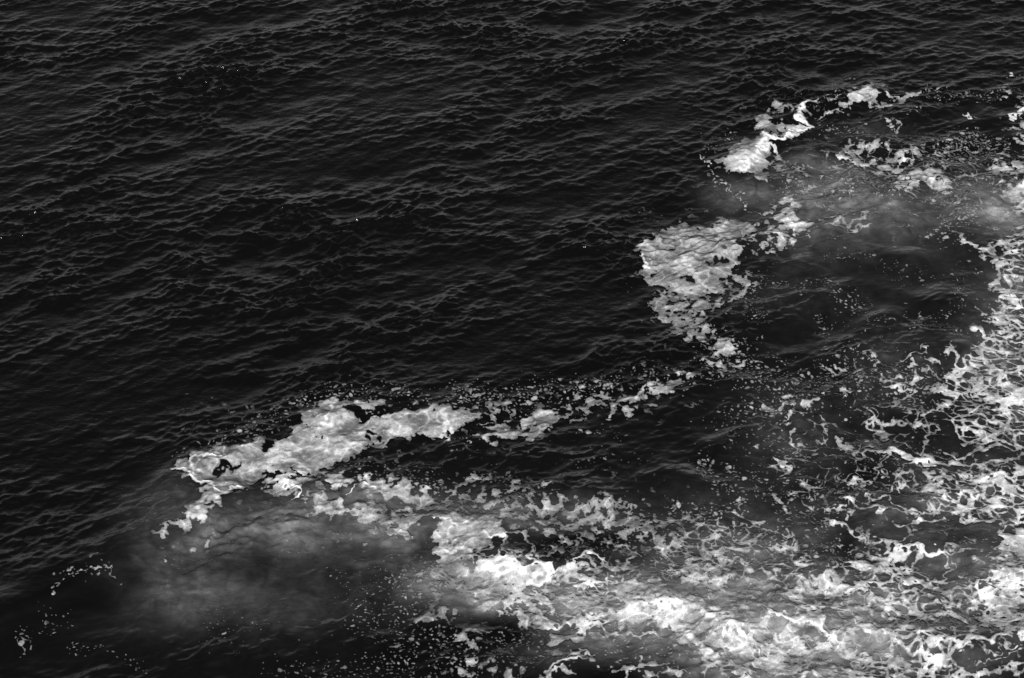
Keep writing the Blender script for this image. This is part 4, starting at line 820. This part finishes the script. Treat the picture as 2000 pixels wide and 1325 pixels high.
# ---------------------------------------------------------------- materials
def nodes_of(name):
    m = bpy.data.materials.new(name)
    m.use_nodes = True
    t = m.node_tree
    t.nodes.clear()
    o = t.nodes.new('ShaderNodeOutputMaterial')
    b = t.nodes.new('ShaderNodeBsdfPrincipled')
    t.links.new(b.outputs[0], o.inputs['Surface'])
    return m, t, b

def math_node(t, op, a, b=None, clamp=False):
    n = t.nodes.new('ShaderNodeMath')
    n.operation, n.use_clamp = op, clamp
    for i, v in enumerate((a, b)):
        if v is None:
            continue
        if isinstance(v, (int, float)):
            n.inputs[i].default_value = v
        else:
            t.links.new(v, n.inputs[i])
    return n.outputs[0]

def noise_node(t, vec, scale, detail, rough=0.55, distortion=0.0):
    n = t.nodes.new('ShaderNodeTexNoise')
    n.inputs['Scale'].default_value = scale
    n.inputs['Detail'].default_value = detail
    n.inputs['Roughness'].default_value = rough
    n.inputs['Distortion'].default_value = distortion
    t.links.new(vec, n.inputs['Vector'])
    return n.outputs['Fac']

def water_material():
    m, t, b = nodes_of('sea_water')
    geo = t.nodes.new('ShaderNodeNewGeometry')
    mp = t.nodes.new('ShaderNodeMapping')
    mp.inputs['Rotation'].default_value = (0, 0, math.radians(-28))
    mp.inputs['Scale'].default_value = (0.42, 1.0, 1.0)
    t.links.new(geo.outputs['Position'], mp.inputs['Vector'])
    n1 = noise_node(t, mp.outputs[0], 4.6, 5.0, 0.62, 0.4)
    at = t.nodes.new('ShaderNodeAttribute'); at.attribute_name = 'ripple'
    bump = t.nodes.new('ShaderNodeBump')
    bump.inputs['Distance'].default_value = 0.045
    t.links.new(at.outputs['Fac'], bump.inputs['Strength'])
    t.links.new(n1, bump.inputs['Height'])
    t.links.new(bump.outputs[0], b.inputs['Normal'])
    air = t.nodes.new('ShaderNodeAttribute'); air.attribute_name = 'bubbles'
    n2 = noise_node(t, geo.outputs['Position'], 1.1, 5.0, 0.6, 0.8)
    n4 = noise_node(t, mp.outputs[0], 4.5, 5.0, 0.65, 0.9)
    fine = math_node(t, 'ADD', math_node(t, 'MULTIPLY', n4, 1.1), 0.45)
    cloud = math_node(t, 'MULTIPLY', math_node(t, 'MULTIPLY', air.outputs['Fac'], fine), math_node(t, 'MAXIMUM', math_node(t, 'ADD', math_node(t, 'MULTIPLY', n2, 1.7), 0.15), 0.1))
    body = math_node(t, 'ADD', math_node(t, 'MULTIPLY', math_node(t, 'POWER', cloud, 1.35), 0.24), 0.0012)
    comb = t.nodes.new('ShaderNodeCombineColor')
    for i in range(3):
        t.links.new(body, comb.inputs[i])
    t.links.new(comb.outputs[0], b.inputs['Base Color'])
    b.inputs['Roughness'].default_value = 0.09
    b.inputs['IOR'].default_value = 1.333
    return m

def foam_material():
    m, t, b = nodes_of('sea_foam')
    geo = t.nodes.new('ShaderNodeNewGeometry')
    at = t.nodes.new('ShaderNodeAttribute'); at.attribute_name = 'froth'
    n1 = noise_node(t, geo.outputs['Position'], 9.0, 6.0, 0.7, 0.3)
    n2 = noise_node(t, geo.outputs['Position'], 1.3, 4.0, 0.6, 0.6)
    grain = math_node(t, 'ADD', math_node(t, 'MULTIPLY', n1, 1.4), 0.3)
    patch = math_node(t, 'ADD', math_node(t, 'MULTIPLY', n2, 0.6), 0.7)
    col = math_node(t, 'MULTIPLY', at.outputs['Fac'], math_node(t, 'MULTIPLY', grain, patch))
    col = math_node(t, 'MINIMUM', col, 0.92)
    comb = t.nodes.new('ShaderNodeCombineColor')
    for i in range(3):
        t.links.new(col, comb.inputs[i])
    t.links.new(comb.outputs[0], b.inputs['Base Color'])
    bump = t.nodes.new('ShaderNodeBump')
    bump.inputs['Distance'].default_value = 0.05
    bump.inputs['Strength'].default_value = 0.35
    t.links.new(n1, bump.inputs['Height'])
    t.links.new(bump.outputs[0], b.inputs['Normal'])
    fm = t.nodes.new('ShaderNodeAttribute'); fm.attribute_name = 'film'     # thin foam lets the water show between its bubbles
    n3 = noise_node(t, geo.outputs['Position'], 13.0, 3.0, 0.6, 0.2)
    alpha = math_node(t, 'MULTIPLY', fm.outputs['Fac'], math_node(t, 'ADD', math_node(t, 'MULTIPLY', math_node(t, 'SUBTRACT', n3, 0.5), math_node(t, 'SUBTRACT', 2.6, math_node(t, 'MULTIPLY', fm.outputs['Fac'], 1.7))), 1.0), True)
    t.links.new(alpha, b.inputs['Alpha'])
    b.inputs['Roughness'].default_value = 0.75
    b.inputs['IOR'].default_value = 1.2
    return m
WATER, FROTH = water_material(), foam_material()

def make_mesh(name, co, faces, attrs, mat):
    """faces: (n,3) or (n,4) int array"""
    me = bpy.data.meshes.new(name)
    n, k = faces.shape
    me.vertices.add(len(co))
    me.vertices.foreach_set('co', np.ascontiguousarray(co, np.float32).ravel())
    me.loops.add(n * k)
    me.loops.foreach_set('vertex_index', np.ascontiguousarray(faces, np.int32).ravel())
    me.polygons.add(n)
    me.polygons.foreach_set('loop_start', np.arange(0, n * k, k, dtype=np.int32))
    me.polygons.foreach_set('use_smooth', np.ones(n, bool))
    for key, val in attrs.items():
        a = me.attributes.new(key, 'FLOAT', 'POINT')
        a.data.foreach_set('value', np.ascontiguousarray(val, np.float32))
    me.materials.append(mat)
    me.update(calc_edges=True)
    return me

def put(name, me, loc=(0, 0, 0), parent=None, **props):
    o = bpy.data.objects.new(name, me)
    scene.collection.objects.link(o)
    o.location = loc
    if parent is not None:
        o.parent = parent
    for k, v in props.items():
        if v:
            o[k] = v
    return o

# ---------------------------------------------------------------- the sea: one sheet out to the horizon
def stretched(lo, hi):
    core = np.arange(lo, hi + 1e-6, STEP)
    far, s, p = [], STEP, 0.0
    while p < 5000:
        s *= 1.3; p += s; far.append(p)
    far = np.array(far)
    return np.concatenate([lo - far[::-1], core, core[-1] + far])

def build_sea():
    xs, ys = stretched(-463 * STEP, 463 * STEP), stretched(-338 * STEP, 457 * STEP)
    X, Y = np.meshgrid(xs, ys)
    X, Y = X.astype(np.float64), Y.astype(np.float64)
    px, py, z, calm = surface(X, Y)
    gx, gy = np.gradient(xs), np.gradient(ys)
    fade = np.clip(1.25 - np.maximum(gx[None, :], gy[:, None]) / 1.2, 0, 1)
    px, py, z = X + (px - X) * fade, Y + (py - Y) * fade, z * fade
    air = np.zeros(X.shape, np.float32)
    for a, rx, ry, x, y in BUBBLES:
        air += (a if a > 0 else 0.5 * a) * np.exp(-((X - x) / rx) ** 2 - ((Y - y) / ry) ** 2).astype(np.float32)
    swirl = 0.16 * sample(GUST, X * 3.1 + 11, Y * 3.1) + 0.13 * sample(BOIL, X * 1.7 + 5, Y * 1.7 + 9) + 0.07 * sample(BOIL, X * 4.3, Y * 4.3 + 3)
    air = air * np.clip(1 + swirl, 0.25, 1.9)
    air = np.clip(air + 0.018 * calm * (np.abs(X) < 40) * (np.abs(Y) < 40), 0, 1.0)
    ripple = np.clip((0.75 - 0.45 * calm), 0.1, 1)
    nx, ny = len(xs), len(ys)
    idx = np.arange(nx * ny, dtype=np.int32).reshape(ny, nx)
    f = np.stack([idx[:-1, :-1], idx[:-1, 1:], idx[1:, 1:], idx[1:, :-1]], -1).reshape(-1, 4)
    co = np.stack([px, py, z], -1).reshape(-1, 3)
    me = make_mesh('sea', co, f, {'bubbles': air.ravel(), 'ripple': ripple.ravel()}, WATER)
    put('sea', me, kind='structure', label='dark choppy sea water with milky patches of air bubbles')
build_sea()

# ---------------------------------------------------------------- the foam: cover field -> outlines -> raised meshes
FS = 0.04
fx, fy = np.arange(-26.0, 40.0, FS), np.arange(-27.5, 26.0, FS)
FX, FY = np.meshgrid(fx, fy)
FX, FY = FX.astype(np.float32), FY.astype(np.float32)
SH = FX.shape
wob = lambda lam, s: wave_noise(SH, FS, lam, 0.5, 1.0, 0.0, s)
DX, DY, _, _ = surface(FX.astype(np.float64), FY.astype(np.float64))   # where each bit of foam ends up on the moving water
FX, FY = DX.astype(np.float32), DY.astype(np.float32)
WX = FX + 0.13 * wob(1.3, 1) + 0.05 * wob(0.42, 2)
WY = FY + 0.13 * wob(1.3, 3) + 0.05 * wob(0.42, 4)
FINE = uniform(0.80 * wave_noise(SH, FS, 0.8, 0.45, 0.95, 0.25, 5) + 0.46 * wave_noise(SH, FS, 0.34, 0.5, 1.0, 0.1, 6) + 0.33 * wave_noise(SH, FS, 1.9, 0.4, 1.3, 0.2, 15) + 0.25 * wave_noise(SH, FS, 0.17, 0.4, 1.0, 0.0, 17))
BROAD = uniform(0.80 * wave_noise(SH, FS, 1.5, 0.5, 2.2, -0.22, 7) + 0.55 * wave_noise(SH, FS, 0.6, 0.5, 2.2, -0.2, 8) + 0.40 * wave_noise(SH, FS, 0.26, 0.5, 1.8, -0.1, 16))
BREAK = uniform(wave_noise(SH, FS, 0.5, 0.5, 1.0, 0.0, 9))
BITS = uniform(wave_noise(SH, FS, 0.24, 0.5, 1.0, 0.0, 12))
THIN = uniform(wave_noise(SH, FS, 1.6, 0.5, 1.0, 0.0, 10))
LX, LY = 0.13 * wave_noise(SH, FS, 1.5, 0.5, 1.0, 0.0, 31), 0.13 * wave_noise(SH, FS, 1.5, 0.5, 1.0, 0.0, 32)
KEYS = list(FOAM)
best = np.full(SH, -1.0, np.float32)
gid = np.zeros(SH, np.int16)

def window(pts, m):
    xs, ys = [p[0] for p in pts], [p[1] for p in pts]
    i0, i1 = np.searchsorted(fx, [min(xs) - m, max(xs) + m])
    j0, j1 = np.searchsorted(fy, [min(ys) - m, max(ys) + m])
    return np.s_[j0:j1, i0:i1]

def claim(w, f, g):
    k = KEYS.index(g)
    up = f > best[w]
    best[w] = np.where(up, f, best[w])
    gid[w] = np.where(up, k, gid[w])

for g, cover, edge, kind, poly in RAFTS:
    w = window(poly, edge * 2 + 0.4)
    if best[w].size == 0:
        continue
    s = signed(WX[w], WY[w], poly)
    d = cover * smooth(-edge * 1.1, edge * 1.1, s)
    claim(w, 0.3 * (d - (FINE, BROAD)[kind][w]) - 0.004, g)

for poly in HOLES:
    w = window(poly, 0.5)
    s = signed(WX[w], WY[w], poly)
    best[w] = np.minimum(best[w], -s * 0.55 + 0.02 + 0.2 * (0.42 - FINE[w]))

for g, width, brk, line in STRANDS:
    w = window(line, width + 0.5)
    if best[w].size == 0:
        continue
    d = seg_dist(WX[w], WY[w], line)
    half = 0.5 * width * (1.15 + 0.8 * (THIN[w] - 0.5)) * (1 + brk * (2.2 * BREAK[w] + 2.0 * BITS[w] - 2.6)) + (1 - brk) * 0.03 * (FINE[w] - 0.5)
    claim(w, half - d, g)

TAB = rng.random((4, 512, 512)).astype(np.float32)
def cells(X, Y, size, jit=0.9):
    u, v = X / size, Y / size
    iu, iv = np.floor(u).astype(np.int32), np.floor(v).astype(np.int32)
    for a in (-1, 0, 1):
        for b in (-1, 0, 1):
            i, j = (iu + a) % 512, (iv + b) % 512
            qx, qy = iu + a + 0.5 + jit * (TAB[0][j, i] - 0.5), iv + b + 0.5 + jit * (TAB[1][j, i] - 0.5)
            yield np.hypot((u - qx), (v - qy)) * size, TAB[2][j, i], TAB[3][j, i]

for g, mesh, thread, dens, edge, poly in LACE:
    w = window(poly, edge + 0.3)
    if best[w].size == 0:
        continue
    cover = dens * smooth(-edge, edge, signed(FX[w], FY[w], poly))
    for k, m2, tw in ((0, mesh, 1.0), (1, mesh * 0.47, 0.55)):
        sx = (FX[w] + LX[w] * m2 + 0.15 * (WX[w] - FX[w]) + 40 + 13 * k) * 0.66
        sy = FY[w] + LY[w] * m2 + 0.15 * (WY[w] - FY[w]) + 60 + 17 * k + 0.15 * FX[w]
        f1 = np.full(sx.shape, 9.0, np.float32); f2 = f1.copy()
        for d, _, _ in cells(sx, sy, m2):
            f2 = np.minimum(f2, np.maximum(f1, d)); f1 = np.minimum(f1, d)
        half = thread * tw * (0.38 + 0.45 * THIN[w] ** 2.5 + 0.3 * (BREAK[w] - 0.5) + 0.2 * (BITS[w] - 0.5)) - thread * 0.7 * (1 - cover) - (0.0 if k == 0 else thread * 0.05)
        claim(w, half - 0.5 * (f2 - f1) - 0.010, g)

for g, dens, size, reach, line in FLECKS:
    w = window(line, reach * 2.2)
    if best[w].size == 0:
        continue
    p = dens * np.exp(-(seg_dist(FX[w], FY[w], line) / (reach * 1.25)) ** 2)
    sx, sy = (FX[w] + (WX[w] - FX[w]) * 0.4 + 50) / 1.2, FY[w] + (WY[w] - FY[w]) * 0.4 + 70
    f = np.full(sx.shape, -1.0, np.float32)
    for cell, r0, r1, pw, gain in ((0.48, 0.028, 0.12, 3.6, 1.05), (0.25, 0.020, 0.045, 2.0, 1.25), (0.16, 0.014, 0.025, 1.0, 1.25)):
        for d, a, b in cells(sx, sy, cell):
            f = np.maximum(f, np.where(a < p * gain, size * (r0 + r1 * b ** pw) * np.minimum(1, 0.5 + 2.2 * p) - d, -1))
    claim(w, f, g)

VEIN = np.exp(-np.abs(wave_noise(SH, FS, 0.9, 0.6, 1.6, 0.15, 33)) * 1.1)              # marbled veins of thicker froth
FILAMENT = np.clip(1 - 5.5 * np.abs(wave_noise(SH, FS, 1.7, 0.6, 1.5, 0.15, 34)), 0, 1) + 0.7 * np.clip(1 - 5 * np.abs(wave_noise(SH, FS, 0.75, 0.6, 1.7, -0.1, 35)), 0, 1)
white = np.zeros(SH, np.float32)
for amt, reach, line in DENSE:
    w = window(line, reach * 2.5)
    if white[w].size == 0:
        continue
    d = seg_dist(WX[w], WY[w], line)
    white[w] = np.maximum(white[w], amt * np.exp(-(d / (reach * 0.85)) ** 2) * (0.5 + 0.62 * VEIN[w]))

BASE = {'laceupper': .45, 'lacetop': .74, 'lacemid': .72, 'lacelow': .70, 'lacethin': .62, 'lacesparse': .56, 'churn': .74, 'wing': .55, 'bar': .72, 'rope': .70, 'crest': .72,
        'column': .6, 'tongue': .45, 'loops': .58, 'splash': .7, 'spray': .45, 'sinew': .55, 'ridge': .4, 'curl': .36, 'left': .37, 'leftleg': .45,
        'patch': .42, 'islets': .36, 'belt': .44, 'wedge': .45, 'middle': .36, 'burst': .42, 'net': .45, 'ribbon': .36, 'ribbonend': .38, 'claw': .3}
base = np.array([BASE.get(k, .48) for k in KEYS], np.float32)

def march(f):
    """outline of f>0 as triangles; returns grid-space vertices, triangles, cell index of each triangle"""
    ins = f > 0
    ny, nx = f.shape
    a, b, c, d = ins[:-1, :-1], ins[:-1, 1:], ins[1:, 1:], ins[1:, :-1]
    code = a * 1 + b * 2 + c * 4 + d * 8
    jj, ii = np.nonzero(code)
    cc = code[jj, ii]
    NV = nx * ny
    # vertex ids: grid points 0.., horizontal edges NV.., vertical edges 2NV..
    p = jj * nx + ii
    vid = {0: p, 1: p + 1, 2: p + nx + 1, 3: p + nx, 4: NV + p, 5: 2 * NV + p + 1, 6: NV + p + nx, 7: 2 * NV + p}
    table = {1: [(0, 4, 7)], 2: [(1, 5, 4)], 4: [(2, 6, 5)], 8: [(3, 7, 6)],
             3: [(0, 1, 5), (0, 5, 7)], 6: [(1, 2, 6), (1, 6, 4)], 12: [(2, 3, 7), (2, 7, 5)], 9: [(3, 0, 4), (3, 4, 6)],
             5: [(0, 4, 7), (2, 6, 5)], 10: [(1, 5, 4), (3, 7, 6)],
             7: [(0, 1, 2), (0, 2, 6), (0, 6, 7)], 14: [(1, 2, 3), (1, 3, 7), (1, 7, 4)],
             13: [(2, 3, 0), (2, 0, 4), (2, 4, 5)], 11: [(3, 0, 1), (3, 1, 5), (3, 5, 6)],
             15: [(0, 1, 2), (0, 2, 3)]}
    T, C = [], []
    for k, tris in table.items():
        s = cc == k
        if not s.any():
            continue
        for t in tris:
            T.append(np.stack([vid[t[0]][s], vid[t[1]][s], vid[t[2]][s]], -1)); C.append(p[s])
    T, C = np.concatenate(T), np.concatenate(C)
    used, T = np.unique(T, return_inverse=True)
    T = T.reshape(-1, 3)
    kind, q = used // NV, used % NV
    gy, gx = q // nx, q % nx
    x, y = gx.astype(np.float32), gy.astype(np.float32)
    ff = f.ravel()
    h, v = kind == 1, kind == 2
    def cut(q0, q1):
        f0, f1 = ff[q0], ff[q1]
        return np.clip(f0 / (f0 - f1 + 1e-12), 0.02, 0.98)
    x[h] += cut(q[h], q[h] + 1)
    y[v] += cut(q[v], q[v] + nx)
    return x, y, T, C, kind == 0

FRINGE = 0.024                                                     # a thin feathered film surrounds the froth
gx_, gy_, TRI, CELL, INNER = march(best + FRINGE)
rx, ry = fx[0] + gx_ * FS, fy[0] + gy_ * FS                      # rest positions
def bil(f):
    i, j = np.clip(gx_.astype(int), 0, SH[1] - 2), np.clip(gy_.astype(int), 0, SH[0] - 2)
    u, v = gx_ - i, gy_ - j
    return (f[j, i] * (1 - u) + f[j, i + 1] * u) * (1 - v) + (f[j + 1, i] * (1 - u) + f[j + 1, i + 1] * u) * v
mass = blur(blur((best > 0).astype(np.float32), 2), 2)
lump = wave_noise(SH, FS, 0.45, 0.6, 1.0, 0.0, 21)
wide = wave_noise(SH, FS, 1.6, 0.6, 1.5, 0.1, 22)
vw = bil(white)
vb = base[gid[np.clip(np.rint(gy_).astype(int), 0, SH[0] - 1), np.clip(np.rint(gx_).astype(int), 0, SH[1] - 1)]]
vm = bil(mass)
albedo = vb * 0.74 * (0.62 + 0.2 * bil(wide) + 0.06 * bil(lump) + 0.42 * bil(VEIN) + 0.75 * bil(FILAMENT)) * (0.7 + 0.35 * vm)
albedo = np.clip(albedo + (0.9 - albedo) * np.clip(vw, 0, 1), 0.12, 0.92)
thick = 0.034 + np.where(INNER, 0.008 + smooth(0.35, 1.0, vm) * (0.022 + 0.006 * bil(lump)), 0.0) + 0.05 * np.clip(vw, 0, 1) ** 1.5 * smooth(0.2, 0.8, vm)
thin = np.array([0.72 if k == 'churn' else 0.98 if k.startswith('lace') else 0.97 if k.startswith('fl_') else 0.86 for k in KEYS], np.float32)[gid[np.clip(np.rint(gy_).astype(int), 0, SH[0] - 1), np.clip(np.rint(gx_).astype(int), 0, SH[1] - 1)]]
vf = bil(best)
film = np.clip(thin * smooth(-FRINGE * 1.05, FRINGE * 0.7, vf) * (0.84 + 0.25 * smooth(0.4, 1.0, vm)) + vw * smooth(-FRINGE, FRINGE, vf), 0, 1)
sx_, sy_, sz_, _ = surface(rx.astype(np.float64), ry.astype(np.float64))
CO = np.stack([sx_, sy_, sz_ + thick], -1)
cj, ci = CELL // SH[1], CELL % SH[1]
FG = gid[cj, ci]
for dj, di in ((0, 1), (1, 0), (1, 1)):                          # a cut cell takes the group of its foamy corner
    bad = best[cj, ci] <= -FRINGE
    alt = best[np.minimum(cj + dj, SH[0] - 1), np.minimum(ci + di, SH[1] - 1)] > -FRINGE
    use = bad & alt
    FG[use] = gid[np.minimum(cj + dj, SH[0] - 1), np.minimum(ci + di, SH[1] - 1)][use]
FW = white[cj, ci]
print('foam triangles', len(TRI), 'vertices', len(CO))

def piece(name, sel):
    tri = TRI[sel]
    used, t = np.unique(tri, return_inverse=True)
    t = t.reshape(-1, 3)
    c = CO[used]
    o = c.mean(axis=0); o[2] = 0.0
    return make_mesh(name, c - o, t, {'froth': albedo[used], 'film': film[used]}, FROTH), o

def islands(tri):
    """component number of each triangle"""
    used, t = np.unique(tri, return_inverse=True)
    t = t.reshape(-1, 3)
    lab = np.arange(len(used))
    for _ in range(400):
        m = lab[t].min(axis=1)
        new = lab.copy()
        for k in range(3):
            np.minimum.at(new, t[:, k], m)
        new = new[new]
        if (new == lab).all():
            break
        lab = new
    return lab[t[:, 0]]

SHORT_NAME = {'middle': 'the largest ragged middle raft', 'star': 'the star-shaped islet', 'hook': 'the hook-shaped islet chain', 'lobe': 'the two-lobed raft',
    'curl': 'the S-curl raft', 'spray': 'the thin spray line', 'streak': 'the topmost slanting streak', 'oval': 'the small oval raft', 'arch': 'the beaded hook',
    'broken': 'the broken sliver streak', 'mottled': 'the mottled raft', 'net': 'the small branching net', 'burst': 'the white burst at the right edge', 'corner': 'the highest right edge clumps',
    'left': 'the longest left raft', 'leftcap': 'the flat cap islet', 'leftleg': 'the left foam leg', 'leftfoot': 'the kinked foam patch', 'ribbon': 'the middle ribbon raft', 'ribbonend': 'the fringed ribbon end',
    'wedge': 'the smooth foam wedge', 'belt': 'the mottled belt', 'patch': 'the squarish foam patch', 'loops': 'the white foam loops', 'tongue': 'the brightest foam tongue',
    'claw': 'the claw-shaped raft', 'column': 'the ragged lace border', 'wing': 'the white foam wing', 'bar': 'the horizontal foam bar', 'crest': 'the white breaking crest',
    'rope': 'the thick foam rope', 'sinew': 'the curled rope at the bottom edge', 'ridge': 'the slivers on the dark wave face', 'splash': 'the tiny splash'}

def pieces(sel):
    """connected pieces of a face selection, largest first"""
    comp = islands(TRI[sel])
    ids, inv, cnt = np.unique(comp, return_inverse=True, return_counts=True)
    order = np.argsort(inv, kind='stable')
    cuts = np.split(sel[order], np.cumsum(cnt)[:-1])
    return sorted(cuts, key=lambda c: -len(c))

candidates, anchors, crumbs = [], [], {}
for k, key in enumerate(KEYS):
    name, label, kind = FOAM[key]
    sel = np.nonzero(FG == k)[0]
    if len(sel) == 0:
        print('no foam for', key); continue
    if kind == 'stuff':
        me, o = piece(name, sel)
        put(name, me, o, label=label, kind='stuff')
        continue
    parts = pieces(sel)
    if kind == 'fleck':
        candidates += [(len(c), key, c) for c in parts]
        continue
    near = [c for c in parts if len(c) > 0.22 * len(parts[0])] if key in ('spray', 'arch', 'net', 'ridge', 'burst', 'corner', 'broken', 'loops', 'bar', 'wing', 'hook', 'sinew', 'splash', 'column', 'crest') else parts[:1]
    candidates += [(len(c), key, c) for c in parts[len(near):]]
    body = np.concatenate(near)
    anchors.append((CO[TRI[body].ravel()].mean(axis=0)[:2], key))
    category = {'foam_raft': 'foam raft', 'foam_islet': 'foam islet', 'foam_strand': 'foam strand', 'water_splash': 'splash'}[name]
    hot = FW[body] > 0.62
    ridges = [c for c in pieces(body[hot]) if len(c) > 40] if hot.any() else []
    if sum(map(len, ridges)) > 0.85 * len(body):
        ridges = []
    rest = np.setdiff1d(body, np.concatenate(ridges)) if ridges else body
    sheets = pieces(rest)
    big = [c for c in sheets if len(c) >= 24] or sheets[:1]
    if len(big) == 1 and not ridges:
        me, o = piece(name, body)
        root = put(name, me, o)
    else:
        if len(big) < len(sheets):
            bits = np.concatenate(sheets[len(big):])
        else:
            bits = None
        root = bpy.data.objects.new(name, None)
        scene.collection.objects.link(root)
        o = np.append(CO[TRI[body].ravel()].mean(axis=0)[:2], 0.0)
        root.location = o
        for c in big:
            me, q = piece('froth_sheet', c)
            put('froth_sheet', me, q - o, root)
        if bits is not None:
            me, q = piece('froth_specks', bits)
            put('froth_specks', me, q - o, root, kind='stuff')
        for c in ridges:
            me, q = piece('thick_froth', c)
            put('thick_froth', me, q - o, root, label='thick white froth')
    root['label'], root['category'] = label, category

# loose flecks: the largest ones are things of their own, the dust of specks stays joined
candidates.sort(key=lambda c: -c[0])
apos = np.array([a[0] for a in anchors])
for n, (cnt, key, c) in enumerate(candidates):
    if n >= 300 or cnt < 8:
        crumbs.setdefault(key, []).append(c)
        continue
    v = CO[np.unique(TRI[c])][:, :2]
    ctr = v.mean(axis=0)
    ev = np.sqrt(np.maximum(np.linalg.eigvalsh(np.cov((v - ctr).T)), 1e-6))
    fill = cnt * 0.5 * FS * FS / (math.pi * 4 * ev[0] * ev[1])
    size = 'large' if cnt > 200 else 'medium' if cnt > 90 else 'small' if cnt > 40 else 'tiny'
    form = 'long thin' if ev[1] / ev[0] > 3 else 'ragged' if fill < 0.62 else 'oval' if ev[1] / ev[0] > 1.6 else 'round'
    d = ctr - apos
    i = int(np.argmin((d ** 2).sum(axis=1)))
    ang = math.degrees(math.atan2(d[i][1], d[i][0])) % 360
    way = ('right of', 'upper right of', 'above', 'upper left of', 'left of', 'lower left of', 'below', 'lower right of')[int((ang + 22.5) // 45) % 8]
    dist = float(np.hypot(*d[i]))
    far = 'close' if dist < 2.2 else 'a little' if dist < 4.5 else 'well'
    label = '%s %s foam fleck %s %s %s' % (size, form, far, way, SHORT_NAME[anchors[i][1]])
    label = ' '.join(label.split()[:16])
    me, o = piece('foam_fleck', c)
    put('foam_fleck', me, o, label=label, category='foam fleck', group='foam flecks ' + far + ' ' + way + ' ' + SHORT_NAME[anchors[i][1]])
for key, cs in crumbs.items():
    me, o = piece('foam_specks', np.concatenate(cs))
    text = FOAM[key][1].replace('loose foam fleck', 'scattered tiny foam specks') if FOAM[key][2] == 'fleck' else 'scattered tiny foam specks beside ' + SHORT_NAME.get(key, 'the ' + FOAM[key][0].replace('_', ' '))
    put('foam_specks', me, o, label=text, kind='stuff')
